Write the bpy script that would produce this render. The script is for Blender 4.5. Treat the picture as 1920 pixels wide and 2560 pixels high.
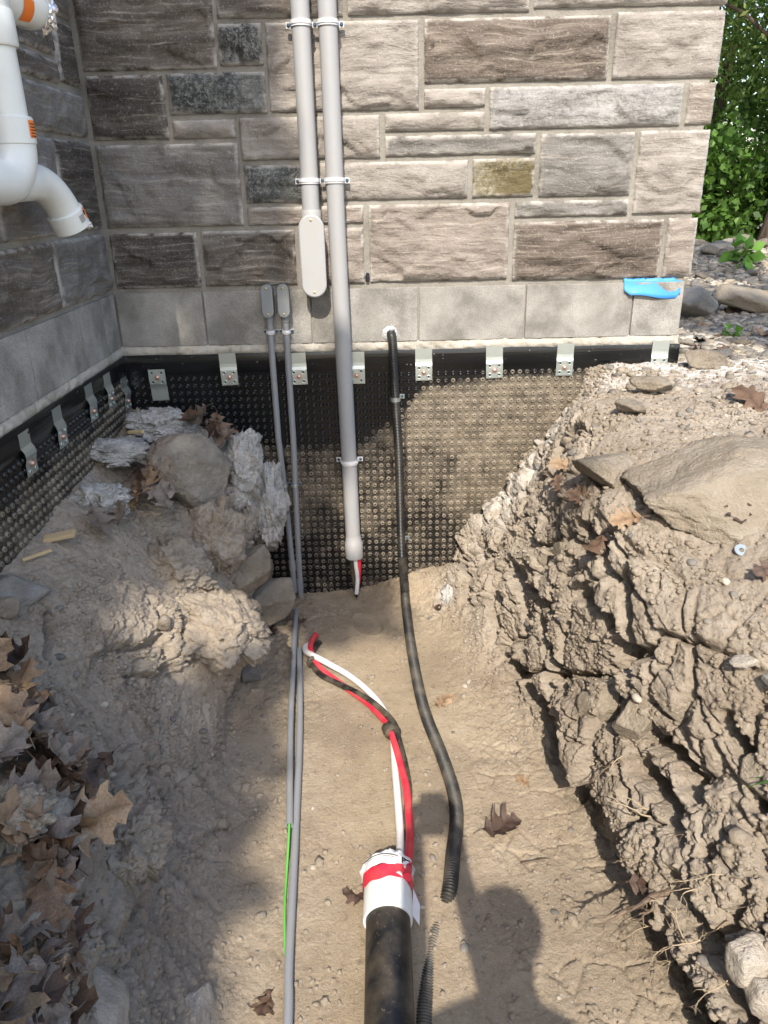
import bpy, bmesh, math, random
import numpy as np
from mathutils import Vector, Matrix

for _o in list(bpy.data.objects):
    bpy.data.objects.remove(_o)
SC = bpy.context.scene
COL = SC.collection

# ------------------------------------------------------------------ camera
PITCH = math.atan(810 / 1880); ROLL = math.radians(1.26)
cam_d = bpy.data.cameras.new('camera'); cam = bpy.data.objects.new('camera', cam_d); COL.objects.link(cam)
cam_d.sensor_fit = 'VERTICAL'; cam_d.sensor_height = 36.0; cam_d.lens = 36.0 * 1880 / 2560
cam_d.clip_start = 0.02; cam_d.clip_end = 500
_r = Vector((1, 0, 0)); _u = Vector((0, math.sin(PITCH), math.cos(PITCH))); _f = Vector((0, math.cos(PITCH), -math.sin(PITCH)))
_R = math.cos(ROLL) * _r - math.sin(ROLL) * _u; _U = math.sin(ROLL) * _r + math.cos(ROLL) * _u
_m = Matrix.Identity(4)
for i in range(3):
    _m[i][0] = _R[i]; _m[i][1] = _U[i]; _m[i][2] = -_f[i]
_m[2][3] = 1.6
cam.matrix_world = _m
SC.camera = cam

# ------------------------------------------------------------------ sky, sun, exposure
SUND = Vector((0.113, 1.64, -1.60)).normalized()      # the way the sunlight travels
world = bpy.data.worlds.new('World'); SC.world = world; world.use_nodes = True
wn = world.node_tree; bg = wn.nodes['Background']
sky = wn.nodes.new('ShaderNodeTexSky'); sky.sky_type = 'NISHITA'; sky.sun_disc = False
sky.sun_elevation = math.radians(44.2); sky.sun_rotation = math.radians(184)
sky.air_density = 1.2; sky.dust_density = 2.0; sky.ozone_density = 1.0
wn.links.new(sky.outputs[0], bg.inputs[0]); bg.inputs[1].default_value = 0.15
sun_d = bpy.data.lights.new('sun', 'SUN'); sun_d.energy = 3.1; sun_d.angle = math.radians(0.53); sun_d.color = (1.0, 0.905, 0.77)
sun = bpy.data.objects.new('sun', sun_d); COL.objects.link(sun); sun.location = (-1, -8, 10)
sun.rotation_euler = SUND.to_track_quat('-Z', 'Y').to_euler()
SC.view_settings.view_transform = 'Standard'; SC.view_settings.look = 'None'
SC.view_settings.exposure = 1.15; SC.view_settings.gamma = 1.0

# ------------------------------------------------------------------ helpers
def lin(r, g, b):
    f = lambda c: c / 12.92 if c <= 0.04045 else ((c + 0.055) / 1.055) ** 2.4
    return (f(r / 255), f(g / 255), f(b / 255), 1.0)

def tag(o, label=None, cat=None, group=None, kind=None):
    if label: o['label'] = label
    if cat: o['category'] = cat
    if group: o['group'] = group
    if kind: o['kind'] = kind
    return o

def empty(name, loc=(0, 0, 0)):
    o = bpy.data.objects.new(name, None); COL.objects.link(o); o.location = loc; o.empty_display_size = 0.05
    return o

def np_mesh(name, V, Fq, mat, smooth=True):
    V = np.asarray(V, dtype=np.float32)
    me = bpy.data.meshes.new(name)
    if isinstance(Fq, np.ndarray):
        n, k = Fq.shape
        me.vertices.add(len(V)); me.vertices.foreach_set('co', V.ravel())
        me.loops.add(n * k); me.loops.foreach_set('vertex_index', Fq.astype(np.int32).ravel())
        me.polygons.add(n); me.polygons.foreach_set('loop_start', np.arange(0, n * k, k, dtype=np.int32))
        me.polygons.foreach_set('loop_total', np.full(n, k, dtype=np.int32))
        me.update(calc_edges=True); me.validate()
    else:
        me.from_pydata([tuple(map(float, v)) for v in V], [], Fq); me.update()
    if mat: me.materials.append(mat)
    if smooth: me.polygons.foreach_set('use_smooth', np.ones(len(me.polygons), dtype=bool))
    return me

def obj(name, me, parent=None, loc=None):
    o = bpy.data.objects.new(name, me); COL.objects.link(o)
    if loc is not None: o.location = loc
    if parent is not None: o.parent = parent
    return o

class MB:
    """collects verts and faces of one mesh"""
    def __init__(s): s.v = []; s.f = []
    def add(s, V, F):
        b = len(s.v); s.v += [tuple(map(float, p)) for p in V]; s.f += [tuple(i + b for i in f) for f in F]; return s
    def box(s, c, d, R=None):
        P = [Vector((sx * d[0] / 2, sy * d[1] / 2, sz * d[2] / 2)) for sx in (-1, 1) for sy in (-1, 1) for sz in (-1, 1)]
        if R is not None: P = [R @ p for p in P]
        c = Vector(c); return s.add([p + c for p in P], [(0, 1, 3, 2), (4, 6, 7, 5), (0, 4, 5, 1), (2, 3, 7, 6), (0, 2, 6, 4), (1, 5, 7, 3)])
    def tube(s, pts, rad, n=12, cap=True):
        pts = [Vector(p) for p in pts]; N = len(pts)
        if not hasattr(rad, '__len__'): rad = [rad] * N
        T = [(pts[min(i + 1, N - 1)] - pts[max(i - 1, 0)]).normalized() for i in range(N)]
        a = T[0].orthogonal().normalized(); V = []
        for i in range(N):
            a = (a - T[i] * a.dot(T[i]));
            a = a.normalized() if a.length > 1e-6 else T[i].orthogonal().normalized()
            b = T[i].cross(a)
            for k in range(n):
                t = 2 * math.pi * k / n; V.append(pts[i] + (a * math.cos(t) + b * math.sin(t)) * rad[i])
        F = [(i * n + k, i * n + (k + 1) % n, (i + 1) * n + (k + 1) % n, (i + 1) * n + k) for i in range(N - 1) for k in range(n)]
        if cap: F += [tuple(range(n - 1, -1, -1)), tuple((N - 1) * n + k for k in range(n))]
        return s.add(V, F)
    def hollow(s, pts, ro, ri, n=20):
        """open pipe with wall thickness: goes out along the outer skin and back along the inner"""
        pts = [Vector(p) for p in pts]; N = len(pts)
        return s.tube(pts + pts[::-1] + [pts[0]], None, n) if False else s._hollow(pts, ro, ri, n)
    def _hollow(s, pts, ro, ri, n):
        a = MB().tube(pts, ro, n, cap=False); b = MB().tube(pts, ri, n, cap=False); N = len(pts)
        off = len(a.v); L = (N - 1) * n
        F = list(a.f) + [tuple(i + off for i in f[::-1]) for f in b.f]
        F += [(k, off + k, off + (k + 1) % n, (k + 1) % n) for k in range(n)]
        F += [(L + (k + 1) % n, L + off + (k + 1) % n, L + off + k, L + k) for k in range(n)]
        return s.add(a.v + b.v, F)
    def prism(s, out, y0, y1):
        """outline in (x,z), extruded along y"""
        n = len(out); V = [(x, y0, z) for x, z in out] + [(x, y1, z) for x, z in out]
        F = [tuple(range(n)), tuple(range(2 * n - 1, n - 1, -1))] + [(k, k + n, (k + 1) % n + n, (k + 1) % n) for k in range(n)]
        return s.add(V, F)
    def build(s, name, mat, parent=None, smooth=True, bevel=0, auto=True):
        me = np_mesh(name, s.v, s.f, mat, smooth)
        o = obj(name, me, parent)
        if bevel:
            b = o.modifiers.new('b', 'BEVEL'); b.width = bevel; b.segments = 2; b.limit_method = 'ANGLE'
        if smooth and auto:
            try: me.set_sharp_from_angle(angle=math.radians(40))
            except Exception: pass
        return o

def spline(P, n):
    """Catmull-Rom through P with n samples per span"""
    P = [np.array(p, float) for p in P]; out = []
    for i in range(len(P) - 1):
        p0 = P[max(i - 1, 0)]; p1 = P[i]; p2 = P[i + 1]; p3 = P[min(i + 2, len(P) - 1)]
        for k in range(n):
            t = k / n
            out.append(0.5 * (2 * p1 + (p2 - p0) * t + (2 * p0 - 5 * p1 + 4 * p2 - p3) * t * t + (3 * p1 - p0 - 3 * p2 + p3) * t ** 3))
    out.append(P[-1]); return out

#TERRAIN-BEGIN
# ------------------------------------------------------------------ vector noise
def _hash(ix, iy, iz, s):
    h = (ix.astype(np.uint32) * np.uint32(374761393) + iy.astype(np.uint32) * np.uint32(668265263) + iz.astype(np.uint32) * np.uint32(2246822519) + np.uint32((s * 3266489917 + 12345) & 0xffffffff))
    h ^= h >> np.uint32(15); h *= np.uint32(2246822519); h ^= h >> np.uint32(13); h *= np.uint32(3266489917); h ^= h >> np.uint32(16)
    return h
def gnoise(p, s=0):
    i = np.floor(p).astype(np.int64); f = (p - i).astype(np.float32); u = f * f * f * (f * (f * 6 - 15) + 10); r = 0
    for dx in (0, 1):
        for dy in (0, 1):
            for dz in (0, 1):
                h = _hash(i[:, 0] + dx, i[:, 1] + dy, i[:, 2] + dz, s)
                g = ((h & np.uint32(255)).astype(np.float32) / 127.5 - 1) * (f[:, 0] - dx) + (((h >> np.uint32(8)) & np.uint32(255)).astype(np.float32) / 127.5 - 1) * (f[:, 1] - dy) + (((h >> np.uint32(16)) & np.uint32(255)).astype(np.float32) / 127.5 - 1) * (f[:, 2] - dz)
                w = (u[:, 0] if dx else 1 - u[:, 0]) * (u[:, 1] if dy else 1 - u[:, 1]) * (u[:, 2] if dz else 1 - u[:, 2])
                r = r + g * w
    return r
def fbm(p, o=4, s=0, g=0.5):
    r = 0; a = 1.0
    for k in range(o):
        r = r + a * gnoise(p * (2.03 ** k), s + k * 7); a *= g
    return r
def voro(p, s=0, tilt=False):
    i = np.floor(p).astype(np.int64); f = (p - i).astype(np.float32)
    F1 = np.full(len(p), 9.0, np.float32); F2 = F1.copy(); ID = np.zeros(len(p), np.float32); T = np.zeros(len(p), np.float32)
    for dx in (-1, 0, 1):
        for dy in (-1, 0, 1):
            for dz in (-1, 0, 1):
                h = _hash(i[:, 0] + dx, i[:, 1] + dy, i[:, 2] + dz, s)
                a = (h & np.uint32(255)) / np.float32(255.0); b = ((h >> np.uint32(8)) & np.uint32(255)) / np.float32(255.0); c_ = ((h >> np.uint32(16)) & np.uint32(255)) / np.float32(255.0)
                ux = dx + a - f[:, 0]; uy = dy + b - f[:, 1]; uz = dz + c_ - f[:, 2]; d = (ux * ux + uy * uy + uz * uz).astype(np.float32); c = d < F1
                F2 = np.where(c, F1, np.minimum(F2, d)); ID = np.where(c, (h >> np.uint32(24)) / np.float32(255.0), ID); F1 = np.where(c, d, F1)
                if tilt == 'y': T = np.where(c, uy * .5, T)
                elif tilt: T = np.where(c, ux * (b - .5) + uy * (c_ - .5) + uz * (a - .5), T)
    if tilt: return np.sqrt(F1), np.sqrt(F2), ID, T * 2
    return np.sqrt(F1), np.sqrt(F2), ID
def sstep(a, b, x):
    t = np.clip((x - a) / (b - a), 0, 1); return t * t * (3 - 2 * t)

# ------------------------------------------------------------------ the trench and its banks (metres; floor z=0, wall y=2.885)
W = 2.885; SX = -0.985
SECT = [
 (-3.0, [(-1.02,.80),(-.85,.78),(-.66,.70),(-.56,.5),(-.48,.25),(-.42,.04),(-.3,0),(0,0),(.3,0),(.48,.03),(.55,.35),(.6,.7),(.75,.85),(1.3,.92),(3.2,.95)]),
 (0.25, [(-1.02,.80),(-.80,.77),(-.56,.70),(-.49,.46),(-.45,.22),(-.39,.04),(-.25,0),(0,0),(.28,0),(.55,.03),(.60,.12),(.78,.30),(1.0,.48),(1.4,.66),(3.2,.93)]),
 (0.6, [(-1.02,.79),(-.76,.76),(-.53,.67),(-.47,.43),(-.44,.2),(-.38,.04),(-.25,0),(0,0),(.28,0),(.62,.02),(.60,.15),(.74,.30),(.95,.46),(1.35,.69),(3.2,.93)]),
 (0.9, [(-1.02,.78),(-.76,.74),(-.54,.6),(-.5,.4),(-.45,.18),(-.38,.04),(-.25,0),(0,0),(.3,0),(.66,.02),(.60,.17),(.73,.36),(.90,.52),(1.35,.76),(3.2,.94)]),
 (1.2, [(-1.02,.76),(-.82,.72),(-.66,.58),(-.58,.38),(-.5,.15),(-.42,.04),(-.28,0),(0,0),(.3,0),(.67,.02),(.575,.18),(.68,.42),(.82,.62),(1.3,.83),(3.2,.95)]),
 (1.5, [(-1.02,.74),(-.9,.7),(-.78,.57),(-.66,.36),(-.55,.14),(-.44,.03),(-.3,0),(0,0),(.3,0),(.60,.03),(.51,.2),(.60,.48),(.70,.70),(1.25,.89),(3.2,.95)]),
 (1.8, [(-1.02,.74),(-.88,.68),(-.72,.55),(-.62,.4),(-.54,.14),(-.46,.03),(-.3,0),(0,0),(.26,0),(.51,.04),(.47,.22),(.54,.50),(.62,.80),(1.25,.93),(3.2,.96)]),
 (2.05, [(-1.02,.75),(-.86,.68),(-.66,.5),(-.49,.34),(-.51,.15),(-.53,.03),(-.34,0),(0,0),(.22,.01),(.45,.05),(.44,.2),(.52,.52),(.62,.83),(1.3,.94),(3.2,.96)]),
 (2.3, [(-1.02,.77),(-.85,.68),(-.64,.58),(-.56,.38),(-.54,.2),(-.5,.03),(-.36,0),(0,0),(.2,.01),(.36,.09),(.45,.30),(.55,.62),(.68,.87),(1.3,.95),(3.2,.97)]),
 (2.55, [(-1.02,.8),(-.85,.72),(-.62,.66),(-.50,.5),(-.52,.25),(-.50,.02),(-.36,0),(0,0),(.18,.02),(.3,.1),(.45,.38),(.6,.68),(.72,.90),(1.3,.96),(3.2,.97)]),
 (2.90, [(-1.02,.84),(-.85,.80),(-.64,.70),(-.54,.5),(-.50,.25),(-.48,.0),(-.36,-.02),(-.13,.0),(.1,.07),(.25,.14),(.44,.41),(.62,.64),(.76,.82),(.82,.95),(3.2,.99)]),
]
SEGN = [34, 44, 60, 60, 50, 40, 62, 62, 58, 92, 96, 70, 110, 50]
def base_sheet(SEGN, ys):
    yk = np.array([s[0] for s in SECT]); P = np.array([s[1] for s in SECT])          # (S,15,2)
    # monotone-ish cubic in y
    d = np.gradient(P, yk, axis=0); idx = np.clip(np.searchsorted(yk, ys) - 1, 0, len(yk) - 2)
    h = (yk[idx + 1] - yk[idx])[:, None, None]; t = ((ys - yk[idx])[:, None, None]) / h
    C = (2*t**3-3*t**2+1)*P[idx] + (t**3-2*t**2+t)*h*d[idx]*.7 + (-2*t**3+3*t**2)*P[idx+1] + (t**3-t**2)*h*d[idx+1]*.7   # (Y,15,2)
    cols = []; K = C.shape[1]; us = []
    for i in range(K - 1):
        p0 = C[:, max(i - 1, 0)]; p1 = C[:, i]; p2 = C[:, i + 1]; p3 = C[:, min(i + 2, K - 1)]
        if i == 0: p0 = 2*p1 - p2
        if i == K - 2: p3 = 2*p2 - p1
        m1 = (p2 - p0) * .5; m2 = (p3 - p1) * .5
        L = np.linalg.norm(p2 - p1, axis=1, keepdims=True)
        for m in (m1, m2):
            ln = np.linalg.norm(m, axis=1, keepdims=True); m *= np.minimum(1, L / np.maximum(ln, 1e-6))
        for k in range(SEGN[i] + (1 if i == K - 2 else 0)):
            s = k / SEGN[i]
            cols.append((2*s**3-3*s**2+1)*p1 + (s**3-2*s**2+s)*m1 + (-2*s**3+3*s**2)*p2 + (s**3-s**2)*m2); us.append(i + s)
    G = np.stack(cols, 1)                                                              # (Y,U,2)
    X = np.zeros(G.shape[:2] + (3,)); X[..., 0] = G[..., 0]; X[..., 2] = G[..., 1]; X[..., 1] = ys[:, None]
    return X, np.array(us)
CRACKS = [  # (polyline, width, depth)
 ([(.526,1.858,.545),(.522,1.741,.553),(.561,1.663,.548),(.566,1.605,.496),(.559,1.589,.437)], .042, .13),
 ([(.40,2.12,.10),(.445,2.022,.115),(.475,1.88,.12),(.495,1.752,.12),(.52,1.60,.12),(.545,1.44,.11),(.575,1.28,.10),(.60,1.15,.09),(.60,1.0,.09),(.60,.85,.09)], .060, .15),
 ([(.469,2.049,.336),(.468,1.891,.301),(.472,1.764,.273)], .034, .10), ([(.587,1.442,.407),(.63,1.327,.42),(.646,1.246,.393)], .034, .10), ([(.542,1.963,.705),(.562,1.806,.695),(.568,1.724,.655)], .030, .09),
 ([(.589,1.685,.679),(.601,1.637,.628),(.599,1.578,.522),(.608,1.526,.465)], .030, .10), ([(.566,1.39,.331),(.611,1.293,.337),(.632,1.205,.305)], .036, .10), ([(.718,1.28,.547),(.733,1.219,.51),(.727,1.136,.465)], .030, .08), ([(.62,1.15,.23),(.625,1.04,.22),(.63,.90,.22)], .045, .12),
 ([(-.88,1.72,.66),(-.84,1.62,.64),(-.80,1.50,.60)], .014, .03), ([(-.55,1.95,.33),(-.52,2.02,.22)], .02, .05), ([(-.62,1.72,.42),(-.60,1.80,.36),(-.56,1.82,.28)], .018, .045), ([(-.56,1.30,.36),(-.58,1.38,.34)], .030, .07),
]
def seg_dist(P, poly):
    best = np.full(len(P), 9.0)
    for a, b in zip(poly[:-1], poly[1:]):
        a = np.array(a); b = np.array(b); ab = b - a
        t = np.clip((P - a) @ ab / (ab @ ab), 0, 1); best = np.minimum(best, np.linalg.norm(P - (a + t[:, None] * ab), axis=1))
    return best
def normals(X):
    du = np.gradient(X, axis=1); dv = np.gradient(X, axis=0); n = np.cross(du, dv)
    return n / np.maximum(np.linalg.norm(n, axis=2, keepdims=True), 1e-9)
def make_terrain(SEGN, ys):
    X, us = base_sheet(SEGN, ys); sh = X.shape[:2]
    U = np.broadcast_to(us, sh).ravel(); P0 = X.reshape(-1, 3); N = normals(X).reshape(-1, 3)
    left = 1 - sstep(4.6, 5.6, U); right = sstep(8.4, 9.2, U); bank = np.maximum(left, right); face = np.maximum(sstep(1.6, 2.6, U) * left, right * (1 - sstep(11.6, 12.6, U)))
    y = P0[:, 1]
    # broad lumps, then clods, then crumbs
    P = P0.copy()
    big = fbm(P0 * 3.2, 3, 11)
    q = P0 + 0.014 * np.stack([gnoise(P0 * 9, 3), gnoise(P0 * 9, 4), gnoise(P0 * 9, 5)], 1)
    cm = sstep(-.30, .25, gnoise(P0 * 6.0, 56))
    def blocks(sc, seed, crack):
        F1, F2, ID, T = voro(q * np.array(sc), seed, True)
        return (ID - .5) + .9 * T, (1 - sstep(0.0, crack, F2 - F1)) * cm
    rt = right > .5
    b1, k1 = blocks([6.5, 4.0, 7.0], 21, .07); b2, k2 = blocks([17, 11, 19], 22, .13); b3, k3 = blocks([42, 34, 42], 23, .22); b4, k4 = blocks([90, 80, 90], 24, .3)
    clod = b1; small = b3; tiny = b4 + .5
    rough = fbm(P0 * 30, 4, 31, .6)
    # the right bank breaks in steeply dipping plates that run towards the trench
    wq = P0 + .035 * np.stack([gnoise(P0 * 4, 8), gnoise(P0 * 4, 9), gnoise(P0 * 4, 10)], 1) + .008 * np.stack([gnoise(P0 * 25, 8), gnoise(P0 * 25, 9), gnoise(P0 * 25, 10)], 1)
    cs = np.stack([wq[:, 0] + .3 * wq[:, 2], (wq[:, 1] - 1.35 * wq[:, 2]) * .60, (1.35 * wq[:, 1] + wq[:, 2]) * .60], -1)
    A1, A2, AI, AT = voro(cs * np.array([4.6, 6.4, 4.2]), 25, True); B1, B2, BI, BT = voro(cs * np.array([10, 14, 9]) + 3.1, 26, True)
    gap = sstep(-.35, .15, gnoise(P0 * 5.0, 57))
    plate = (.75 * AT + .60 * (AI - .5) - 1.25 * (1 - sstep(.01, .11, A2 - A1)) * gap) * (1 - .55 * sstep(10.4, 11.5, U)) + (.26 * BT + .24 * (BI - .5) - .42 * (1 - sstep(.01, .12, B2 - B1)) * cm)
    patch = sstep(-.25, .35, gnoise(P0 * 4.0, 55))
    strong = right * face * (1 - .6 * sstep(10.6, 11.6, U)) + left * face * (.35 + .65 * patch)
    d = bank * (.030 * big) + (strong * (1 - .80 * right - .35 * left)) * (.040 * b1 - .045 * k1 + .011 * b2 - .012 * k2) + right * face * .055 * plate + left * face * (.012 + .022 * patch) * plate + (.35 + .65 * face) * bank * (1 - .45 * right) * (.0065 * b3 - .004 * k3) * (.35 + .65 * patch)
    d += (bank - face).clip(0, 1) * (.010 * b2 - .006 * k2) * patch
    d += bank * (.0026 * b4 + .006 * rough + .004 * fbm(P0 * 75, 2, 33))
    floor = 1 - bank
    mid = np.abs(P0[:, 0]); edge = sstep(.12, .34, mid) + sstep(2.35, 2.75, y)
    d += floor * (.010 * fbm(P0 * 2.6, 2, 61) + .0022 * fbm(P0 * 14, 4, 62) + .0016 * (tiny - .5) * (.15 + edge) + .006 * small * edge * patch - .006 * k2 * edge * patch)
    C1, C2, CI = voro(P0 * np.array([11, 11, 3]) + 7.7, 27); d -= floor * .011 * (1 - sstep(0, .06, C2 - C1)) * sstep(.18, .32, P0[:, 0]) * sstep(2.0, 1.6, y) * sstep(-.15, .15, gnoise(P0 * 5, 28))
    d -= .02 * right * face * sstep(.25, .5, gnoise(P0 * 9, 58))
    # trodden footprints near the wall
    for (cx, cy, rx, ry, an) in ((-.075, 2.585, .052, .085, .5),):
        ex = (P0[:, 0] - cx) * math.cos(an) + (y - cy) * math.sin(an); ey = -(P0[:, 0] - cx) * math.sin(an) + (y - cy) * math.cos(an)
        rr = np.sqrt((ex / rx) ** 2 + (ey / ry) ** 2); ins = 1 - sstep(.88, 1.02, rr)
        tread = sstep(.2, .6, np.abs(((ex * .8 + np.abs(ey) * .9 + .006 * gnoise(P0 * 30, 66)) * 40) % 1 - .5) * 2) * sstep(-.3, .2, gnoise(P0 * 16, 65))
        d += floor * (ins * (-.009 + .004 * tread) + .006 * np.exp(-((rr - 1.1) / .1) ** 2))
    for poly, w, dep in CRACKS:
        dd = seg_dist(P0 + .012 * np.stack([gnoise(P0 * 40, 71), gnoise(P0 * 40, 72), gnoise(P0 * 40, 73)], 1), poly)
        d -= dep * (1 - sstep(w * .25, w, dd))
    # a jutting ledge of clay and the hollow under it, left bank
    N2 = N.copy(); nl = np.linalg.norm(N2, axis=1, keepdims=True); N2 /= np.maximum(nl, 1e-9)
    P = P0 + N2 * d[:, None]
    P[:, 1] = np.where(P0[:, 1] > 2.6, np.minimum(P[:, 1], 2.905), P[:, 1])
    return P.reshape(sh + (3,)), U.reshape(sh), bank.reshape(sh), d.reshape(sh)
#TERRAIN-END
# ------------------------------------------------------------------ procedural materials
class NT:
    def __init__(s, name):
        s.m = bpy.data.materials.new(name); s.m.use_nodes = True; s.t = s.m.node_tree; s.b = s.t.nodes['Principled BSDF']
        s.b.inputs['Roughness'].default_value = 0.8
    def n(s, ty, **kw):
        nd = s.t.nodes.new(ty)
        for k, v in kw.items():
            if k in nd.inputs: s.put(nd.inputs[k], v)
            else: setattr(nd, k, v)
        return nd
    def put(s, sock, v):
        if isinstance(v, bpy.types.NodeSocket): s.t.links.new(v, sock)
        elif v is not None: sock.default_value = v
    def coord(s, kind='Object', rnd=False, scale=None):
        c = s.n('ShaderNodeTexCoord').outputs[kind]
        if rnd:
            r = s.n('ShaderNodeObjectInfo').outputs['Random']
            a = s.n('ShaderNodeVectorMath', operation='MULTIPLY_ADD'); a.inputs[1].default_value = (17.3, 9.1, 23.7)
            cmb = s.n('ShaderNodeCombineXYZ', X=r, Y=r, Z=r)
            s.put(a.inputs[0], cmb.outputs[0]); s.put(a.inputs[2], c); c = a.outputs[0]
        if scale:
            a = s.n('ShaderNodeVectorMath', operation='MULTIPLY'); s.put(a.inputs[0], c); a.inputs[1].default_value = scale; c = a.outputs[0]
        return c
    def scl(s, c, scale):
        a = s.n('ShaderNodeVectorMath', operation='MULTIPLY'); s.put(a.inputs[0], c); a.inputs[1].default_value = scale; return a.outputs[0]
    def warp(s, c, scale, amt):
        nz = s.n('ShaderNodeTexNoise', Vector=c, Scale=scale, Detail=2.0).outputs['Color']
        a = s.n('ShaderNodeVectorMath', operation='MULTIPLY_ADD'); s.put(a.inputs[0], nz); a.inputs[1].default_value = (amt,) * 3; s.put(a.inputs[2], c); return a.outputs[0]
    def noise(s, c, scale, det=4.0, rough=.55, dist=0.0):
        return s.n('ShaderNodeTexNoise', Vector=c, Scale=scale, Detail=det, Roughness=rough, Distortion=dist).outputs['Fac']
    def voro(s, c, scale, feature='F1', out='Distance', rand=1.0):
        return s.n('ShaderNodeTexVoronoi', feature=feature, Vector=c, Scale=scale, Randomness=rand).outputs[out]
    def ramp(s, f, stops, interp='LINEAR'):
        r = s.n('ShaderNodeValToRGB'); s.put(r.inputs[0], f); e = r.color_ramp; e.interpolation = interp
        while len(e.elements) < len(stops): e.elements.new(0.5)
        for k, (p, c) in enumerate(stops):
            e.elements[k].position = p; e.elements[k].color = c if hasattr(c, '__len__') else (c, c, c, 1)
        return r.outputs[0]
    def mix(s, f, a, b, mode='MIX'):
        x = s.n('ShaderNodeMix', data_type='RGBA', blend_type=mode)
        s.put(x.inputs[0], f); s.put(x.inputs[6], a); s.put(x.inputs[7], b); return x.outputs[2]
    def math(s, op, a, b=None, c=None, clamp=False):
        x = s.n('ShaderNodeMath', operation=op, use_clamp=clamp); s.put(x.inputs[0], a); s.put(x.inputs[1], b); s.put(x.inputs[2], c); return x.outputs[0]
    def attr(s, name, ty='GEOMETRY', out='Fac'): return s.n('ShaderNodeAttribute', attribute_name=name, attribute_type=ty).outputs[out]
    def bump(s, h, strength=.5, dist=.01, prev=None):
        x = s.n('ShaderNodeBump', Height=h, Strength=strength, Distance=dist)
        if prev is not None: s.put(x.inputs['Normal'], prev)
        return x.outputs[0]
    def done(s, col=None, rough=None, nrm=None, metal=None, spec=None):
        s.put(s.b.inputs['Base Color'], col); s.put(s.b.inputs['Roughness'], rough); s.put(s.b.inputs['Metallic'], metal)
        if nrm is not None: s.put(s.b.inputs['Normal'], nrm)
        if spec is not None: s.b.inputs['Specular IOR Level'].default_value = spec
        return s.m

def soil_material():
    k = NT('clay_soil'); c = k.coord('Object')
    big = k.noise(c, 3.0, 4); md = k.noise(c, 16, 6, .65); fine = k.noise(c, 120, 6, .75); grit = k.noise(c, 420, 4, .8)
    v = k.math('ADD', k.math('MULTIPLY', big, .45), k.math('ADD', k.math('MULTIPLY', md, .35), k.math('MULTIPLY', fine, .20)))
    bank = k.ramp(v, [(.34, (.27, .225, .178, 1)), (.49, (.375, .32, .258, 1)), (.64, (.475, .418, .348, 1))])
    flr = k.ramp(v, [(.34, (.30, .235, .16, 1)), (.49, (.40, .318, .22, 1)), (.64, (.48, .395, .285, 1))])
    f = k.attr('sand'); col = k.mix(f, bank, flr)
    col = k.mix(k.ramp(k.noise(k.warp(c, 3, .3), 2.3, 5, .6), [(.50, 0), (.62, .42)]), col, (.225, .18, .13, 1))
    col = k.mix(k.ramp(grit, [(.52, 0), (.72, .5)]), col, (.54, .49, .42, 1))
    col = k.mix(k.ramp(grit, [(.30, .5), (.44, 0)]), col, (.15, .12, .09, 1))
    dk = k.ramp(k.noise(c, 48, 4, .7), [(.30, .55), (.44, 0)]); col = k.mix(dk, col, (.15, .12, .09, 1))
    vor = k.voro(k.warp(c, 60, .012), 95); chips = k.voro(c, 70, out='Color')
    pale = k.math('MULTIPLY', k.ramp(k.voro(c, 70), [(.16, .8), (.26, 0)]), k.ramp(chips, [(.66, 0), (.70, 1)])); col = k.mix(pale, col, (.43, .40, .36, 1))
    lime = k.attr('lime'); col = k.mix(k.math('MULTIPLY', lime, k.ramp(md, [(.38, 0), (.55, 1)])), col, (.60, .58, .55, 1))
    h = k.math('ADD', k.math('MULTIPLY', fine, 1.0), k.math('MULTIPLY', k.math('MULTIPLY', vor, .45), k.math('SUBTRACT', 1.0, f)))
    b1 = k.bump(h, .75, .012); b2 = k.bump(grit, .5, .004, b1)
    return k.done(col, .95, b2, spec=.12)
M_SOIL = soil_material()

def stone_material(name, dark, mid, light, band=1.0, speck=0.0, tint=None):
    k = NT(name); c = k.coord('Object', rnd=True); w = k.warp(c, 4.0, .055)
    lay = k.noise(k.scl(w, (2.2, 2.2, 22)), 1.0, 5, .62); thin = k.noise(k.scl(w, (5, 5, 105)), 1.0, 4, .6); blot = k.noise(c, 7, 5, .6)
    v = k.math('ADD', k.math('MULTIPLY', lay, .5 * band), k.math('ADD', k.math('MULTIPLY', thin, .28 * band), k.math('MULTIPLY', blot, 1 - .78 * band)))
    col = k.ramp(v, [(.34, dark), (.50, mid), (.64, light)])
    if speck:
        sp = k.noise(k.scl(w, (1.2, 1, 1.0)), 60, 5, .75, .8); col = k.mix(k.ramp(sp, [(.47, 0), (.60, speck)]), col, (.50, .51, .49, 1))
        col = k.mix(k.ramp(k.noise(c, 60, 2), [(.34, speck), (.44, 0)]), col, (.03, .032, .034, 1))
    lines = k.ramp(thin, [(.58, 0), (.72, .34 * band)]); col = k.mix(lines, col, (.60, .53, .46, 1))
    chips = k.ramp(k.noise(c, 130, 3, .75), [(.56, 0), (.74, .5)]); col = k.mix(chips, col, (.50, .48, .46, 1))
    if tint: col = k.mix(k.ramp(k.noise(c, 9, 3), [(.40, .9), (.60, .1)]), col, tint)
    e = k.attr('edge'); sm = k.math('MULTIPLY', e, k.ramp(k.noise(c, 22, 4), [(.38, 0), (.58, 1)])); col = k.mix(sm, col, (.46, .44, .41, 1))
    h = k.math('ADD', k.math('MULTIPLY', k.noise(k.scl(w, (10, 10, 45)), 1, 6, .65), 1.0), k.math('MULTIPLY', k.noise(c, 85, 4, .65), .5))
    return k.done(col, .9, k.bump(h, .75, .014), spec=.2)
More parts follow.
